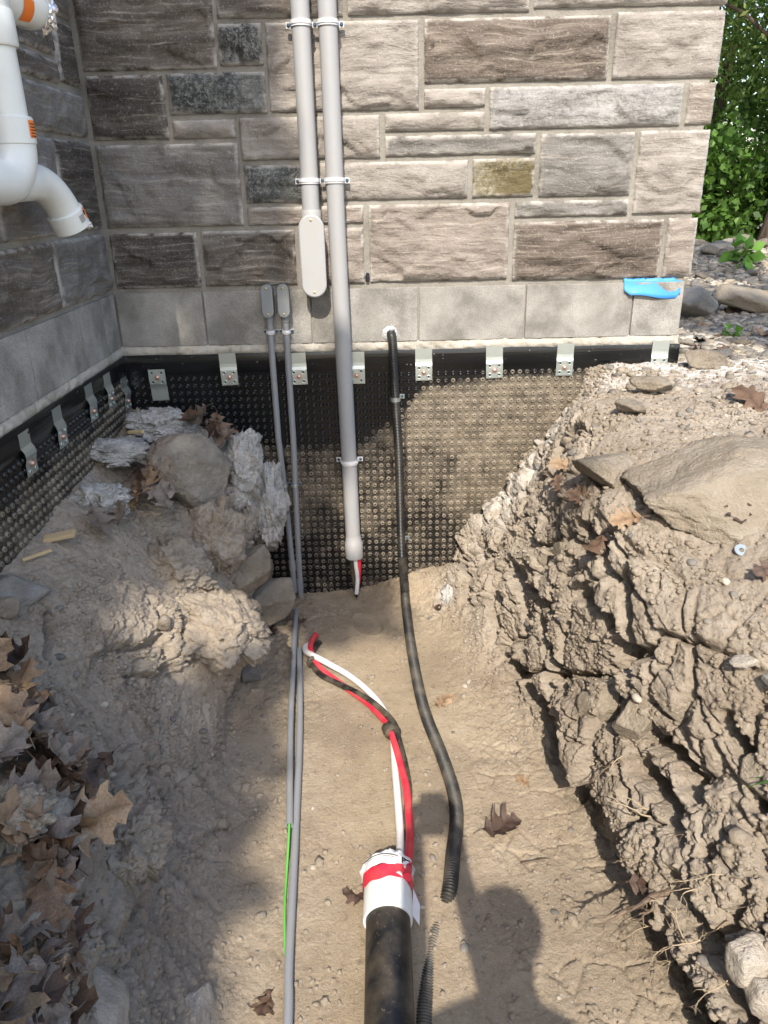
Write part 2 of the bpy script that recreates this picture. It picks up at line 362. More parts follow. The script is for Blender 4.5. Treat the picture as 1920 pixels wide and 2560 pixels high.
STONES = {
 'band': stone_material('banded_stone_brown_grey', (0.063, 0.055, 0.048, 1), (0.128, 0.112, 0.098, 1), (0.225, 0.206, 0.184, 1), 1.0),
 'bandd': stone_material('banded_stone_dark', (0.035, 0.031, 0.028, 1), (0.080, 0.070, 0.063, 1), (0.161, 0.144, 0.126, 1), 1.0),
 'bandb': stone_material('banded_stone_brown', (0.074, 0.059, 0.049, 1), (0.129, 0.107, 0.091, 1), (0.244, 0.206, 0.174, 1), 1.0),
 'bandp': stone_material('banded_stone_pale', (0.155, 0.132, 0.116, 1), (0.241, 0.210, 0.185, 1), (0.340, 0.305, 0.271, 1), 1.0),
 'pale': stone_material('pale_stone', (0.187, 0.167, 0.150, 1), (0.273, 0.249, 0.227, 1), (0.351, 0.327, 0.301, 1), .55),
 'grey': stone_material('grey_stone', (0.109, 0.102, 0.096, 1), (0.177, 0.168, 0.158, 1), (0.257, 0.246, 0.234, 1), .6),
 'pgrey': stone_material('bluish_grey_stone', (0.185, 0.180, 0.177, 1), (0.255, 0.250, 0.246, 1), (0.325, 0.324, 0.319, 1), .4, .25),
 'granite': stone_material('dark_green_granite', (0.034, 0.038, 0.039, 1), (0.078, 0.085, 0.084, 1), (0.157, 0.163, 0.157, 1), .35, .30),
 'dark': stone_material('charcoal_stone', (0.026, 0.027, 0.026, 1), (0.058, 0.059, 0.056, 1), (0.123, 0.122, 0.117, 1), .3, .4),
 'olive': stone_material('olive_stone', (0.072, 0.058, 0.025, 1), (0.152, 0.126, 0.060, 1), (0.303, 0.281, 0.213, 1), .35, .3, (0.110, 0.090, 0.045, 1)),
}
def mortar_material(name, a, b):
    k = NT(name); c = k.coord('Object'); n1 = k.noise(c, 8, 5); n2 = k.noise(c, 160, 4, .7)
    col = k.mix(k.ramp(n2, [(.4, 0), (.7, .35)]), k.ramp(n1, [(.35, a), (.65, b)]), (b[0] * 1.3, b[1] * 1.3, b[2] * 1.3, 1))
    return k.done(col, .92, k.bump(k.math('ADD', n2, k.noise(c, 40, 3)), .6, .004), spec=.15)
M_MORTAR = mortar_material('mortar', (.17, .16, .14, 1), (.285, .27, .245, 1))
M_PARGE = mortar_material('lime_parging', (.27, .25, .215, 1), (.46, .435, .39, 1))
def block_material():
    k = NT('concrete_block'); c = k.coord('Object', rnd=True); n1 = k.noise(c, 7, 6, .6); n2 = k.noise(c, 230, 3, .7); st = k.noise(k.scl(k.warp(c, 4, .15), (7, 7, 2.2)), 1, 3)
    col = k.ramp(n1, [(.36, (.19, .182, .168, 1)), (.50, (.29, .28, .262, 1)), (.64, (.375, .365, .345, 1))])
    col = k.mix(k.ramp(n2, [(.36, .5), (.48, 0)]), col, (.13, .125, .12, 1)); col = k.mix(k.ramp(n2, [(.58, 0), (.7, .45)]), col, (.50, .49, .48, 1))
    col = k.mix(k.math('MULTIPLY', k.ramp(st, [(.46, 0), (.60, .65)]), k.attr('stain', 'OBJECT')), col, (.16, .155, .14, 1))
    return k.done(col, .95, k.bump(n2, .6, .004, k.bump(n1, .2, .01)), spec=.15)
M_BLOCK = block_material()
def plastic(name, col, rough=.4, wear=.1, dirt=(.36, .29, .2, 1), spec=.5, scale=1.0):
    k = NT(name); c = k.coord('Object', rnd=True); n = k.noise(c, 14 * scale, 4); g = k.noise(k.scl(c, (1, 1, 1)), 120 * scale, 4, .7)
    cc = k.mix(k.ramp(n, [(.42, 0), (.75, wear)]), col, dirt); cc = k.mix(k.ramp(g, [(.6, 0), (.72, wear * 1.4)]), cc, dirt)
    return k.done(cc, k.math('ADD', rough, k.math('MULTIPLY', n, .15)), k.bump(k.noise(c, 60, 3), .04, .003), spec=spec)
M_CONDUIT = plastic('grey_pvc_conduit', (.325, .332, .348, 1), .36, .16)
M_CONDUIT_S = plastic('grey_pvc_small_conduit', (.225, .24, .262, 1), .40, .15)
M_LBCOVER = plastic('pale_grey_cover', (.345, .352, .362, 1), .38, .12)
M_LB_S = plastic('slate_grey_fitting', (.205, .225, .24, 1), .45, .12)
M_STRAP = plastic('grey_strap', (.60, .60, .62, 1), .36, .05)
M_SCREWBLUE = plastic('blue_screw', (.03, .075, .14, 1), .3, .05)
M_WHITEPVC = plastic('white_pvc', (.70, .725, .71, 1), .27, .10, (.35, .30, .22, 1))
M_CORR = plastic('black_corrugated', (.012, .013, .014, 1), .33, .12, (.25, .21, .15, 1))
M_CORR_D = plastic('black_corrugated_dusty', (.018, .018, .018, 1), .46, .32, (.24, .205, .15, 1))
M_BLACK = plastic('black_rubber', (.010, .010, .011, 1), .38, .3, (.27, .22, .15, 1))
M_RED = plastic('red_cable', (.70, .022, .055, 1), .42, .25); M_WHITE = plastic('white_cable', (.72, .72, .72, 1), .4, .22)
M_CABLEBLK = plastic('black_cable', (.012, .012, .013, 1), .4, .5)
M_GREEN = plastic('green_wire', (.12, .45, .08, 1), .4, .03)
M_BAG = plastic('white_plastic_bag', (.75, .75, .77, 1), .3, .05); M_INK = plastic('black_print', (.012, .013, .02, 1), .4, 0)
M_ORANGE = plastic('orange_label', (.83, .19, .015, 1), .5, .12); M_PAPER = plastic('white_label', (.70, .70, .68, 1), .5, .1)
def metal(name, col, rough, wear=.3):
    k = NT(name); c = k.coord('Object', rnd=True); n = k.noise(c, 18, 4)
    return k.done(k.mix(k.ramp(n, [(.4, 0), (.7, wear)]), col, (.42, .42, .40, 1)), k.math('ADD', rough, k.math('MULTIPLY', n, .25)), k.bump(k.noise(c, 50, 3), .1, .002), metal=.85)
M_ZINC = metal('zinc_plate', (.55, .60, .58, 1), .28); M_BRASS = metal('brass_screw', (.62, .42, .16, 1), .28, .1); M_COPPER = metal('coppery_screw', (.60, .40, .33, 1), .3); M_FOIL = metal('foil', (.85, .85, .86, 1), .12, .05)
def membrane_material():
    k = NT('dimpled_membrane'); c = k.coord('Object'); n = k.noise(c, 11, 5, .65); g = k.noise(c, 150, 4, .7)
    dm = k.math('ADD', k.attr('dirt'), k.math('MULTIPLY', k.math('SUBTRACT', n, .5), .9))
    dm = k.math('ADD', dm, k.math('MULTIPLY', k.math('SUBTRACT', g, .5), .9))
    f = k.ramp(dm, [(.30, 0), (.80, .86)])
    film = k.ramp(k.noise(c, 5, 4), [(.45, 0), (.8, .05)])
    soil = k.ramp(k.noise(c, 24, 4), [(.35, (.17, .14, .10, 1)), (.65, (.30, .255, .195, 1))])
    blk = k.mix(film, (.006, .0065, .0075, 1), (.10, .10, .096, 1)); fl = k.ramp(k.noise(c, 75, 3), [(.70, 0), (.74, .55)]); blk = k.mix(k.math('MULTIPLY', fl, k.attr('lip')), blk, (.5, .5, .48, 1))
    col = k.mix(f, blk, soil)
    r = k.math('ADD', .24, k.math('MULTIPLY', f, .68))
    return k.done(col, r, k.bump(k.math('ADD', k.math('MULTIPLY', g, f), k.noise(k.scl(c, (2, 2, 60)), 1, 2)), .35, .004), spec=.5)
M_MEMB = membrane_material()
def rock_material(name, a, b, cc, mossy=None, fleck=.3):
    k = NT(name); c = k.coord('Object', rnd=True); n = k.noise(k.warp(c, 6, .08), 9, 6, .62); g = k.noise(c, 130, 4, .7)
    col = k.ramp(n, [(.33, a), (.5, b), (.66, cc)]); col = k.mix(k.ramp(g, [(.58, 0), (.72, fleck)]), col, (.56, .53, .49, 1))
    if mossy: col = k.mix(k.ramp(k.noise(c, 5, 4), [(.52, 0), (.62, .8)]), col, mossy)
    # soil dusted over upward faces of a stone that was dug out of clay
    col = k.mix(k.ramp(k.noise(c, 20, 6, .75), [(.46, 0), (.62, .5)]), col, (.30, .25, .19, 1))
    return k.done(col, .9, k.bump(k.math('ADD', g, k.math('MULTIPLY', k.noise(c, 28, 6, .7), 2.2)), .8, .014), spec=.2)
M_ROCK = rock_material('field_stone_tan', (.20, .17, .135, 1), (.29, .25, .20, 1), (.37, .33, .275, 1))
M_ROCKG = rock_material('field_stone_grey', (.15, .148, .14, 1), (.24, .235, .22, 1), (.34, .33, .31, 1))
M_BOULDER = rock_material('boulder_pinkish_grey', (.15, .145, .14, 1), (.29, .265, .228, 1), (.38, .345, .30, 1), (.30, .24, .20, 1))
M_SLAB = rock_material('slab_tan', (.25, .215, .165, 1), (.32, .275, .215, 1), (.38, .335, .275, 1), None, .45)
M_PALEROCK = rock_material('pale_stone_chip', (.38, .34, .28, 1), (.48, .43, .37, 1), (.56, .52, .46, 1), None, .2)
def concrete_lump():
    k = NT('crumbly_white_concrete'); c = k.coord('Object', rnd=True); n = k.noise(c, 14, 6, .65); g = k.noise(c, 120, 4, .7)
    col = k.ramp(n, [(.33, (.27, .26, .235, 1)), (.5, (.46, .45, .43, 1)), (.66, (.56, .55, .53, 1))]); col = k.mix(k.ramp(g, [(.36, .6), (.46, 0)]), col, (.18, .165, .14, 1))
    return k.done(col, .95, k.bump(k.math('ADD', g, k.math('MULTIPLY', n, 2)), .8, .012), spec=.1)
M_LUMP = concrete_lump()
def leaf_material(name, a, b):
    k = NT(name); c = k.coord('Object', rnd=True); n = k.noise(c, 30, 4); col = k.ramp(n, [(.35, a), (.65, b)])
    r = k.n('ShaderNodeObjectInfo').outputs['Random']; col = k.mix(k.math('MULTIPLY', r, .55), col, (a[0] * .55, a[1] * .5, a[2] * .5, 1))
    v = k.attr('vein'); col = k.mix(k.math('MULTIPLY', v, .6), col, (a[0] * .5, a[1] * .45, a[2] * .4, 1))
    return k.done(col, .6, k.bump(n, .3, .004), spec=.35)
M_LEAF = leaf_material('dry_leaf_brown', (.115, .07, .045, 1), (.20, .135, .09, 1)); M_LEAFT = leaf_material('dry_leaf_tan', (.25, .165, .095, 1), (.36, .26, .17, 1)); M_LEAFD = leaf_material('dry_leaf_dark', (.07, .045, .035, 1), (.12, .08, .062, 1)); M_LEAFG = leaf_material('dry_leaf_greyish', (.16, .13, .105, 1), (.26, .22, .185, 1))
def green_material(name, a, b, tr=.35):
    k = NT(name); c = k.coord('Object'); col = k.ramp(k.noise(c, 1.6, 3), [(.35, a), (.65, b)])
    tn = k.attr('tone'); col = k.mix(k.ramp(tn, [(0, .75), (.45, 0)]), col, (a[0] * .45, a[1] * .5, a[2] * .5, 1)); col = k.mix(k.ramp(tn, [(.75, 0), (1, .7)]), col, (b[0] * 1.5, b[1] * 1.35, b[2] * 1.6, 1)); k.done(col, .5, spec=.3)
    t = k.n('ShaderNodeBsdfTranslucent'); k.put(t.inputs['Color'], k.mix(.5, col, (.16, .26, .03, 1))); mx = k.n('ShaderNodeMixShader'); mx.inputs[0].default_value = tr
    k.put(mx.inputs[1], k.b.outputs[0]); k.put(mx.inputs[2], t.outputs[0]); k.put(k.t.nodes['Material Output'].inputs['Surface'], mx.outputs[0]); return k.m
M_GREENA = green_material('broad_leaf', (.04, .095, .016, 1), (.10, .20, .035, 1)); M_GREENB = green_material('cedar_spray', (.07, .125, .025, 1), (.17, .235, .06, 1)); M_GREENC = green_material('fresh_leaf', (.08, .20, .03, 1), (.16, .33, .06, 1))
def bark():
    k = NT('bark'); c = k.coord('Object'); n = k.noise(k.scl(c, (18, 18, 2.5)), 1.5, 5, .65)
    return k.done(k.ramp(n, [(.35, (.035, .026, .02, 1)), (.65, (.13, .10, .08, 1))]), .9, k.bump(n, .8, .02), spec=.1)
M_BARK = bark(); M_ROOT = plastic('pale_root', (.36, .29, .20, 1), .7, .4, spec=.2); M_ROOTD = plastic('brown_root', (.13, .095, .07, 1), .8, .4, spec=.2); M_WOOD = plastic('split_wood', (.50, .38, .22, 1), .75, .25, spec=.2)
M_BLUE = plastic('blue_film', (.045, .27, .70, 1), .35, .05, (.6, .6, .58, 1)); M_MOSS = plastic('rusty_moss', (.21, .115, .03, 1), .9, .6, (.10, .06, .02, 1), .1, 2.0)
M_SEAL = plastic('clear_sealant', (.42, .44, .46, 1), .12, .1)
def gravel_material():
    k = NT('gravel'); c = k.coord('Object'); r = k.attr('tone'); col = k.ramp(r, [(0, (.10, .10, .097, 1)), (.3, (.17, .162, .15, 1)), (.6, (.25, .215, .17, 1)), (.85, (.33, .295, .24, 1)), (1, (.46, .43, .38, 1))])
    return k.done(k.mix(k.ramp(k.noise(c, 90, 4), [(.4, 0), (.7, .4)]), col, (.30, .25, .19, 1)), .92, k.bump(k.noise(c, 180, 3), .4, .003), spec=.15)
M_GRAVEL = gravel_material()

# ------------------------------------------------------------------ the ground
def soil_attr(me, sand, lime):
    for nm, arr in (('sand', sand), ('lime', lime)):
        a = me.attributes.new(nm, 'FLOAT', 'POINT'); a.data.foreach_set('value', np.asarray(arr, np.float32).ravel())
YS = np.concatenate([np.linspace(-3.0, .38, 34), np.arange(.40, 2.905, .0045)])
TP, TU, TB, TD = make_terrain(SEGN, YS)
def grid_faces(h, w):
    i = np.arange(h * w).reshape(h, w); return np.stack([i[:-1, :-1], i[:-1, 1:], i[1:, 1:], i[1:, :-1]], -1).reshape(-1, 4)
_me = np_mesh('trench_soil', TP.reshape(-1, 3), grid_faces(*TP.shape[:2]), M_SOIL)
_x = TP[..., 0]; _y = TP[..., 1]; _z = TP[..., 2]
_sand = (1 - TB) * (0.55 + .45 * np.exp(-(_x / .22) ** 2)); _lime = np.maximum(sstep(2.55, 2.82, _y) * sstep(.3, .5, _x), 0) * .9 + .5 * sstep(2.3, 2.7, _y) * sstep(.95, 1.1, _x)
_lime = np.maximum(_lime, np.exp(-(((_x - .24) / .03) ** 2 + ((_y - 2.66) / .05) ** 2)) * 1.2)
soil_attr(_me, _sand, _lime)
tag(obj('trench_soil', _me), kind='structure')
_rs = np.random.RandomState(5)
def sheet(name, x0, x1, y0, y1, nx, ny, zf, mat):
    xs = np.linspace(x0, x1, nx); ys = np.linspace(y0, y1, ny); X, Y = np.meshgrid(xs, ys); Z = zf(X, Y)
    me = np_mesh(name, np.stack([X, Y, Z], -1).reshape(-1, 3), grid_faces(ny, nx), mat); soil_attr(me, np.full(X.size, .1), np.full(X.size, .05)); return me
def yard_z(X, Y):
    P = np.stack([X, Y, X * 0], -1).reshape(-1, 3); r = fbm(P * 1.3, 3, 41) * .05 + fbm(P * 9, 3, 42) * .012
    berm = .16 * np.exp(-((Y - 6.3 + .1 * (X - 3)) / .7) ** 2); return (r.reshape(X.shape)) + .94 + berm * sstep(1.6, 2.4, X)
def far_z(X, Y): return .90 + .02 * np.sin(X * .3) + .02 * np.cos(Y * .27) - 0 * X
_vs, _fs = [], []
yard = sheet('yard_ground', 1.12, 9.0, 2.86, 9.0, 330, 260, yard_z, M_SOIL); tag(obj('yard_ground', yard), kind='structure')
for (a, b, c2, d2) in ((3.15, 9.0, -3.0, 2.9),): tag(obj('yard_side_ground', sheet('yard_side_ground', a, b, c2, d2, 60, 60, lambda X, Y: .945 + .0 * X, M_SOIL)), kind='structure')
# far ground: a wide ring round the dig
_R = [(-80, -80, 80, -2.98), (8.9, -2.98, 80, 80), (-80, 8.9, 8.9, 80)]
gm = MB()
for (a, b, c2, d2) in _R: gm.add([(a, b, .92), (c2, b, .92), (c2, d2, .92), (a, d2, .92)], [(0, 1, 2, 3)])
gme = np_mesh('ground', gm.v, gm.f, M_SOIL); soil_attr(gme, np.zeros(len(gm.v)), np.zeros(len(gm.v))); tag(obj('ground', gme), kind='structure')
# ------------------------------------------------------------------ the house: two walls of stone on a course of concrete blocks
house = tag(empty('stone_house', (.1, W + .2, .9)), 'grey banded stone house wall corner on a course of concrete blocks', 'house')
def part(o, par):
    o.parent = par; o.matrix_parent_inverse = Matrix.Translation(par.location).inverted() if par.parent is None else Matrix.Identity(4)
    return o
def stone_mesh(w, h, seed, deep=.09, kind='pale'):
    st = .0075; nx = max(6, int(w / st)); nz = max(6, int(h / st)); rs = np.random.RandomState(seed)
    # crowd samples at the rim so that the arris stays crisp
    def ax(n, L):
        t = np.linspace(-1, 1, n); return np.sign(t) * (1 - (1 - np.abs(t)) ** 1.15) * L / 2
    X, Z = np.meshgrid(ax(nx, w), ax(nz, h)); off = rs.rand(3) * 50
    Pn = np.stack([X + off[0], X * 0 + off[1], Z + off[2]], -1).reshape(-1, 3)
    jag = .0035 * gnoise(Pn * 22, seed).reshape(X.shape) + .002 * gnoise(Pn * 60, seed + 1).reshape(X.shape)
    e = np.minimum(w / 2 - np.abs(X), h / 2 - np.abs(Z))
    rim = 1 - sstep(0, .02, e)
    X2 = X - np.sign(X) * rim * (np.abs(jag) * 1.4) * (np.abs(X) > w / 2 - .02); Z2 = Z - np.sign(Z) * rim * np.abs(jag) * 1.4 * (np.abs(Z) > h / 2 - .02)
    cut = .006 + .010 * (.5 + gnoise(Pn * 9, seed + 9).reshape(X.shape))
    out = .012 * np.clip(e / np.maximum(cut, .003), 0, 1) ** .7 + (.002 + .008 * rs.rand()) * sstep(0, .09, e)
    q = Pn + .04 * np.stack([gnoise(Pn * 7, 5), gnoise(Pn * 7, 6), gnoise(Pn * 7, 7)], 1)
    F1, F2, ID, T1 = voro(q * np.array([5.0, 5.0, 9]), seed, True)
    V1, V2, ID2, T2 = voro(q * np.array([13, 13, 26]), seed + 3, True)
    scal = (ID - .5) * .012 + T1 * .012 + (ID2 - .5) * .004 + T2 * .006
    lay = fbm(q * np.array([4, 4, 24]), 4, seed + 2) * .007 + fbm(Pn * np.array([2.2, 2.2, 3.5]), 3, seed + 4) * .016 + fbm(Pn * 45, 2, seed + 6) * .0016
    out = out + ((scal + lay).reshape(X.shape)) * sstep(0, .03, e)
    V = np.stack([X2, -np.maximum(out, .002), Z2], -1).reshape(-1, 3); F = grid_faces(nz, nx)
    idx = np.arange(nx * nz).reshape(nz, nx); ring = np.concatenate([idx[0, :], idx[1:, -1], idx[-1, -2::-1], idx[-2:0:-1, 0]])
    B = V[ring].copy(); B[:, 1] = deep; base = len(V); n = len(ring); V = np.concatenate([V, B])
    k = np.arange(n); Fs = np.stack([ring, base + k, base + (k + 1) % n, ring[(k + 1) % n]], -1)
    me = np_mesh('stone', V, np.concatenate([F, Fs]), STONES[kind])
    ed = np.concatenate([(1 - sstep(.001, .014, e)).ravel(), np.ones(n)]); a = me.attributes.new('edge', 'FLOAT', 'POINT'); a.data.foreach_set('value', ed.astype(np.float32))
    return me
core = MB(); core.box(((SX + 1.128) / 2 - .15, W + .004 + .2, 1.25), (1.128 - SX + .3, .4, 3.2)); front_wall = core.build('front_wall', M_MORTAR, house, smooth=False)
front_wall.matrix_parent_inverse = Matrix.Translation(house.location).inverted()
core = MB(); core.box((SX - .004 - .2, 1.0, 1.25), (.4, 2 * (W - 1.0) + .3, 3.2)); side_wall = core.build('side_wall', M_MORTAR, house, smooth=False)
side_wall.matrix_parent_inverse = Matrix.Translation(house.location).inverted()
FRONT = [
('band',-0.966,-0.520,1.975,2.198),('band',-0.507,-0.098,2.116,2.215),('dark',-0.512,-0.367,1.982,2.102),('pale',-0.354,0.148,1.843,2.102),
('bandd',-0.966,-0.708,1.769,1.962),('granite',-0.694,-0.366,1.842,1.965),('pale',-0.692,-0.480,1.769,1.825),('pale',-0.464,0.014,1.697,1.829),
('grey',-0.966,-0.478,1.487,1.754),('granite',-0.461,-0.216,1.560,1.681),('pale',-0.200,0.320,1.562,1.684),('bandp',-0.462,-0.050,1.486,1.546),
('bandd',-0.966,-0.653,1.277,1.468),('band',-0.637,-0.300,1.279,1.470),('bandp',-0.284,-0.052,1.279,1.472),('bandp',-0.032,0.472,1.281,1.545),
('bandb',0.490,1.028,1.276,1.478),('bandp',1.044,1.150,1.276,1.480),('grey',0.490,0.893,1.493,1.546),('pale',0.910,1.152,1.496,1.762),
('grey',0.570,0.893,1.560,1.760),('olive',0.336,0.553,1.562,1.686),('grey',0.032,0.553,1.700,1.763),('pale',0.032,0.372,1.777,1.832),
('pale',0.165,0.373,1.846,1.903),('pgrey',0.388,1.042,1.776,1.904),('bandp',1.060,1.150,1.778,1.904),('bandb',0.166,0.778,1.919,2.103),
('pale',0.795,1.150,1.919,2.110),('pale',-0.082,0.507,2.118,2.215),('pale',0.522,1.150,2.126,2.215),
]
FRONT_EX = []; SIDE_EX = []
_rr = random.Random(4)
def courses(lst, a0, a1, z0, z1, big=.5):
    z = z0
    while z < z1 - .05:
        h = _rr.choice((.12, .17, .2)); x = a0
        while x < a1 - .05:
            w = min(_rr.uniform(.25, big), a1 - x);
            if a1 - (x + w) < .12: w = a1 - x
            lst.append((_rr.choice(('band', 'pale', 'grey', 'bandp', 'bandb', 'pale')), x, x + w - .014, z, z + h - .014)); x += w
        z += h
courses(FRONT_EX, -.966, 1.164, 2.229, 2.80)
SIDE = [('band',2.44,2.862,2.115,2.30),('bandd',2.706,2.862,1.927,2.10),('band',2.33,2.690,1.994,2.10),('band',2.33,2.688,1.917,1.98),('grey',2.13,2.862,1.775,1.903),('band',1.86,2.315,1.917,2.10),
 ('grey',2.10,2.532,1.487,1.760),('bandd',2.548,2.862,1.487,1.760),('band',1.86,2.388,1.275,1.470),('grey',2.404,2.862,1.275,1.472),('band',1.70,2.425,2.115,2.30),('grey',1.72,2.115,1.775,1.903),('band',1.70,2.085,1.487,1.760),('grey',1.45,1.845,1.275,1.470),('grey',1.45,1.845,1.917,2.10)]
courses(SIDE_EX, -.8, 1.43, 1.275, 2.30, .6); courses(SIDE_EX, -.8, 2.862, 2.314, 2.80, .6)
sd = 100
for (k, a, b, c, d) in FRONT + FRONT_EX:
    sd += 1; o = obj('stone', stone_mesh(b - a, d - c, sd, .09, k), front_wall); o.location = ((a + b) / 2, W, (c + d) / 2)
for (k, a, b, c, d) in SIDE + SIDE_EX:
    sd += 1; o = obj('stone', stone_mesh(b - a, d - c, sd, .09, k), side_wall); o.location = (SX, (a + b) / 2, (c + d) / 2); o.rotation_euler = (0, 0, math.pi / 2)
def block(par, a, b, side, stain):
    c, d = 1.062, 1.262; m = MB(); L = b - a - .006; m.box((0, .045, 0), (L, .10, d - c - .004))
    o = m.build('concrete_block', M_BLOCK, par, smooth=False, bevel=.002); o['stain'] = stain
    if side: o.location = (SX, (a + b) / 2, (c + d) / 2); o.rotation_euler = (0, 0, math.pi / 2)
    else: o.location = ((a + b) / 2, W, (c + d) / 2)
for a, b in ((-.98, -.655), (-.655, -.255), (-.255, .145), (.145, .545), (.545, .945), (.945, 1.134)): block(front_wall, a, b, False, .5)
for a, b in ((2.735, 2.872), (2.515, 2.735), (2.115, 2.515), (1.72, 2.115), (1.32, 1.72), (.92, 1.32), (.52, .92), (.12, .52), (-.28, .12), (-.8, -.28)): block(side_wall, a, b, True, .7)
# rough lime bead between blocks and membrane
def bead(name, n, L, fx):
    t = np.linspace(0, L, n); V = []; P = np.stack([t * 6, t * 0 + 3.3, t * 0], -1); P2 = P * 6
    a1 = gnoise(P, 81); a2 = gnoise(P2, 82); a3 = gnoise(P2 * 1.7, 83)
    prof = [(.0, 1.064), (-.003, 1.061), (-.009, 1.052), (-.011, 1.043), (-.008, 1.035), (.0, 1.026)]
    rsb = np.random.RandomState(3); st = sstep(-.1, .5, gnoise(P * 2.1, 84))
    for i in range(n):
        for k, (yo, zz) in enumerate(prof):
            j = a1[i] * .006 + a2[i] * .009 + a3[i] * .005
            V.append(fx(t[i], yo * (.45 + 1.0 * st[(i + 3 * k) % n] + 1.2 * a2[(i + 11 * k) % n]) + rsb.uniform(-.0012, .0012) - (.0005 if 0 < k < 5 else 0), zz + (j if k < 3 else -j * .5) + rsb.uniform(-.001, .001)))
    F = [(i * 6 + k, i * 6 + k + 1, (i + 1) * 6 + k + 1, (i + 1) * 6 + k) for i in range(n - 1) for k in range(5)]
    return np_mesh(name, V, F, M_PARGE)
obj('mortar_bead', bead('mortar_bead', 520, 1.135 - SX, lambda t, y, z: (SX + t, W + y, z)), front_wall)
obj('mortar_bead', bead('mortar_bead', 760, W + .8, lambda t, y, z: (SX - y, W - t, z)), side_wall)
# small open hole in a vertical joint
m = MB(); m.tube([(-.042, W - .006, 1.285), (-.042, W - .004, 1.30), (-.040, W - .006, 1.315)], [.006, .009, .005], 8); m.build('open_joint', M_INK, front_wall)

# ------------------------------------------------------------------ dimpled drainage membrane
def dirt_front(x, z):
    clean_line = np.interp(x, [-1, -.8, -.6, -.36, -.08, .02, .10, .16, .3, 1.2], [.80, .82, .74, .67, .68, .76, .83, .91, .93, .98])
    d = .62 * sstep(.03, -.06, z - clean_line)
    d = d * np.where(x > .1, 1.12, .84)
    d = d - .22 * np.exp(-(((x - .2) / .14) ** 2 + ((z - .38) / .22) ** 2)) - .20 * sstep(.42, .15, z)
    return np.clip(d + .10, 0, 1)
def dirt_side(y, z): return np.clip(.58 * sstep(.97, .80, z - .12 * sstep(2.4, 2.9, y)) + .02, 0, 1)
def membrane(name, L, fx, dirtf, drange, zmin, par_label):
    nx = int(L / .02); zs = np.concatenate([np.linspace(-.12, .955, 60), [.958, .962, .985, 1.0, 1.022, 1.032]]); yo = np.concatenate([np.full(60, -.006), [-.0065, -.010, -.0095, -.0105, -.010, -.007]])
    t = np.linspace(0, L, nx); V = []; D = []; Lp = []
    T, Zg = np.meshgrid(t, zs); wob = gnoise(np.stack([T.ravel() * 2.2, Zg.ravel() * 0, Zg.ravel() * .6], -1), 91).reshape(T.shape) * .006
    Yo = np.broadcast_to(yo[:, None], T.shape) - np.abs(wob) * sstep(.8, 1.0, Zg) * .8
    zedge = .004 * gnoise(np.stack([T.ravel() * 5, T.ravel() * 0, T.ravel() * 0], -1), 92).reshape(T.shape) * (Zg > 1.0)
    A = np.stack([T, Yo, Zg + zedge], -1).reshape(-1, 3); D = dirtf(T, Zg).ravel() - .17; Lp = (Zg > .955).astype(float).ravel()
    F = [tuple(f) for f in grid_faces(len(zs), nx)]
    # dimples: low frusta with a dished top
    n = 10; ca = [(math.cos(2 * math.pi * k / n), math.sin(2 * math.pi * k / n)) for k in range(n)]
    VV = [tuple(p) for p in A]; DD = list(D); LL = list(Lp); sp = .0286; rows = int((.94 - zmin) / sp); rs = random.Random(8)
    for r in range(rows):
        z = .938 - r * sp
        for c in range(int((drange[1] - drange[0]) / sp)):
            x = drange[0] + (c + .5) * sp; b = len(VV); dd = float(dirtf(np.array([x]), np.array([z]))[0]); j = rs.uniform(-.2, .25)
            for (rad, h, ex) in ((.0098, -.006, .05), (.0072, -.0115, .08 + j * .7), (.0046, -.0120, .14 + j * .8), (.0026, -.0090, -.30)):
                for (u, v) in ca: VV.append((x + u * rad, h, z + v * rad)); DD.append(dd + ex * (1 if dd > .25 else .12)); LL.append(0)
            VV.append((x, -.0085, z)); DD.append(dd - .5); LL.append(0)
            for q in range(3): F += [(b + q * n + k, b + q * n + (k + 1) % n, b + (q + 1) * n + (k + 1) % n, b + (q + 1) * n + k) for k in range(n)]
            F += [(b + 3 * n + k, b + 3 * n + (k + 1) % n, b + 4 * n) for k in range(n)]
    me = np_mesh(name, [fx(*p) for p in VV], F, M_MEMB)
    for nm, ar in (('dirt', DD), ('lip', LL)): a = me.attributes.new(nm, 'FLOAT', 'POINT'); a.data.foreach_set('value', np.asarray(ar, np.float32))
    return obj(name, me)
mem_f = membrane('drainage_membrane', 1.142 - SX, lambda t, y, z: (SX + t, W + y, z), lambda t, z: dirt_front(t + SX, z), (.02, 1.85), -.06, '')
tag(mem_f, 'black dimpled drainage membrane on the wall behind the conduits, muddy at right', 'membrane')
mem_s = membrane('drainage_membrane', W + .8, lambda t, y, z: (SX - y, W - t, z), lambda t, z: dirt_side(W - t, z), (.01, 1.40), .52, '')
tag(mem_s, 'black dimpled drainage membrane along the left side wall under blocks', 'membrane')
